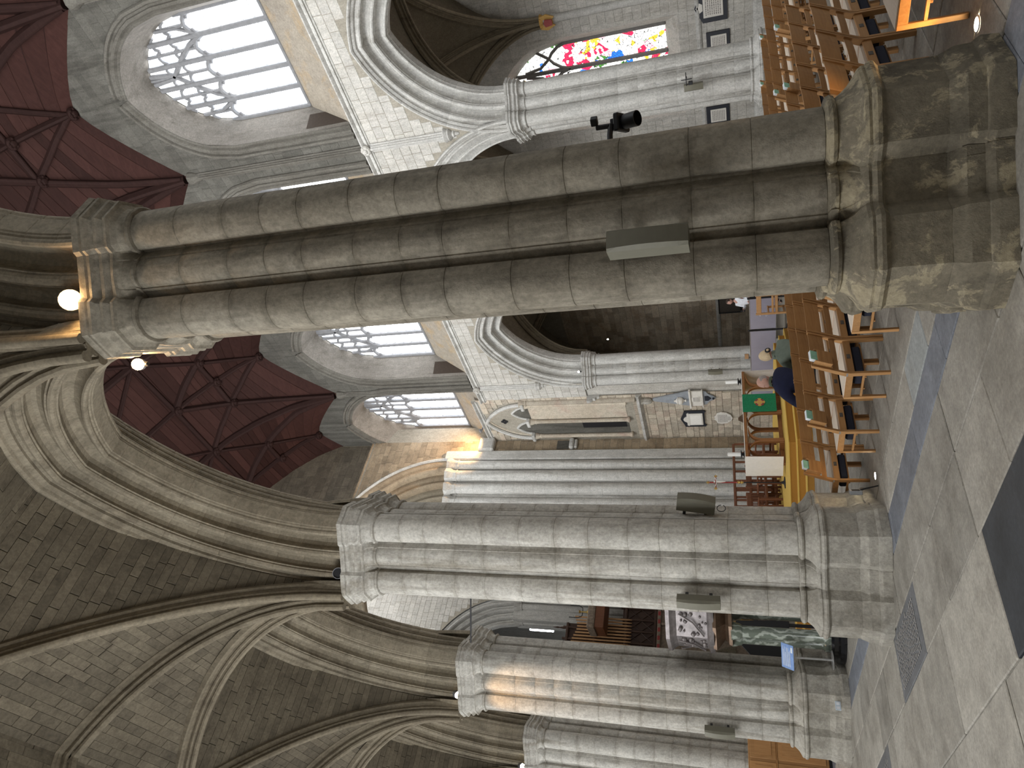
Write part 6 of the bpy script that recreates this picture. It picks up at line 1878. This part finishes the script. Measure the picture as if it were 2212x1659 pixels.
# short grey hair on the back and sides
b = MB(); f = Vector((-.86, .42, -.30)).normalized(); r = f.cross(Vector((0, 0, 1))).normalized(); u = r.cross(f).normalized()
rings = []
for i in range(7):
    th = PI*(.34+.30*i/6); ring = []
    for k in range(13):
        a = PI*(1.02+.96*k/12); ring.append(hc+r*(math.sin(th)*math.cos(a)*.0795)+f*(math.sin(th)*math.sin(a)*.1005)+u*(math.cos(th)*.119))
    rings.append(ring)
b.grid(rings); o = b.build('hair', 'hair_grey', t)
sm = o.modifiers.new('s', 'SOLIDIFY'); sm.thickness = .004
MB().lathe([(.085, -.02), (.088, .0), (.082, .022), (.074, .022), (.076, -.02)], 20, (0, 0, 0), Matrix.Translation(L((3.075, sy+.305, 1.085))) @ Matrix.Rotation(.35, 4, 'Y') @ Matrix.Rotation(-.35, 4, 'X'), cap=False).build('collar', 'olive', t)
J = seated(3.66, .02, -.06)
t, L = person('person', 'blonde woman in a green jacket with a black hair tie, seated in front', J, (3.70, sy+.36, 1.135), (.10, .95, -.28), (0, 0, 1), 'jacket_green', 'trousers', .93)
hc = L((3.70, sy+.36, 1.135)); f = Vector((.10, .95, -.28)).normalized(); r = f.cross(Vector((0, 0, 1))).normalized(); u = r.cross(f).normalized()
b = MB(); rings = []
for i in range(1, 12):
    th = PI*(.02+.66*i/11); ring = []
    for k in range(19):
        a = PI*(.86+1.28*k/18) if i > 4 else PI*(.70+1.6*k/18)
        g = 1+.012*math.sin(k*5)
        ring.append(hc+r*(math.sin(th)*math.cos(a)*.088*g)+f*(math.sin(th)*math.sin(a)*.110*g)+u*(math.cos(th)*.128))
    rings.append(ring)
b.grid(rings); hair = b.build('hair', 'hair_blond', t)
sm = hair.modifiers.new('s', 'SOLIDIFY'); sm.thickness = .008
bun = hc-f*.118-u*.055
MB().lathe([(0, -.03), (.024, -.026), (.036, 0), (.024, .026), (0, .03)], 14, (0, 0, 0), Matrix.Translation(bun)).build('ponytail', 'hair_blond', hair)
tor = []
q1_, q2_ = r, u
MB().tube([bun+(q1_*math.cos(a)+q2_*math.sin(a))*.034-f*.012 for a in frange(0, 2*PI, 20)], .015, 8).build('hair_tie', 'black', hair)
b = MB()
MB().lathe([(.075, -.02), (.080, .02), (.070, .045), (.064, .04), (.068, -.02)], 18, (0, 0, 0), Matrix.Translation(L((3.685, sy+.335, 1.0))) @ Matrix.Rotation(-.3, 4, 'X'), cap=False).build('collar', 'jacket_green', t)
# standing visitor in white behind the barriers, half hidden by the nearest pier
X0 = 14.6
pc = atp(1600, 652, X=X0); zt0 = atp(1566, 655, X=X0).z
hs = max(1.55, min(zt0, 1.9)); k = hs/1.75; x, y = X0, pc.y-.08
J = dict(hip=(x, y, .95*k), waist=(x, y, 1.08*k), chest=(x, y, 1.30*k), neckb=(x, y, 1.46*k), neckt=(x-.01, y, 1.52*k), shl=(x, y+.19, 1.40*k), ell=(x-.05, y+.24, 1.14*k), wrl=(x-.27, y+.19, 1.20*k),
         shr=(x, y-.19, 1.40*k), elr=(x-.02, y-.25, 1.14*k), wrr=(x-.2, y-.1, 1.06*k), hpl=(x, y+.10, .90*k), knl=(x-.01, y+.11, .50*k), anl=(x, y+.12, .09), tol=(x-.14, y+.13, .045), hpr=(x, y-.10, .90*k), knr=(x-.01, y-.11, .50*k), anr=(x, y-.12, .09), tor=(x-.14, y-.13, .045))
t, L = person('person', 'standing visitor in a white shirt behind the barrier, holding a phone', J, (x-.03, y, 1.64*k), (-.9, .3, -.1), (0, 0, 1), 'white_cloth', 'trousers', .9)
hc = L((x-.03, y, 1.64*k)); f = Vector((-.9, .3, -.1)).normalized(); r = f.cross(Vector((0, 0, 1))).normalized(); u = r.cross(f).normalized()
b = MB(); rings = []
for i in range(1, 9):
    th = PI*(.03+.52*i/8); ring = []
    for kk in range(15):
        a = PI*(.92+1.16*kk/14) if i > 4 else PI*(.62+1.76*kk/14)
        ring.append(hc+r*(math.sin(th)*math.cos(a)*.084)+f*(math.sin(th)*math.sin(a)*.106)+u*(math.cos(th)*.126))
    rings.append(ring)
b.grid(rings); o = b.build('hair', 'hair_dark', t); sm = o.modifiers.new('s', 'SOLIDIFY'); sm.thickness = .006
b = MB()
for q in ((-.175, .1, .25), (-.178, .06, .27)): pass
o = MB().cbox(-.005, .005, -.038, .038, -.075, .075, .003).build('mobile_phone', 'black', None, loc=(x-.40, y+.16, 1.235*k)); tag(o, 'black phone in the hand of the visitor in white', 'phone')
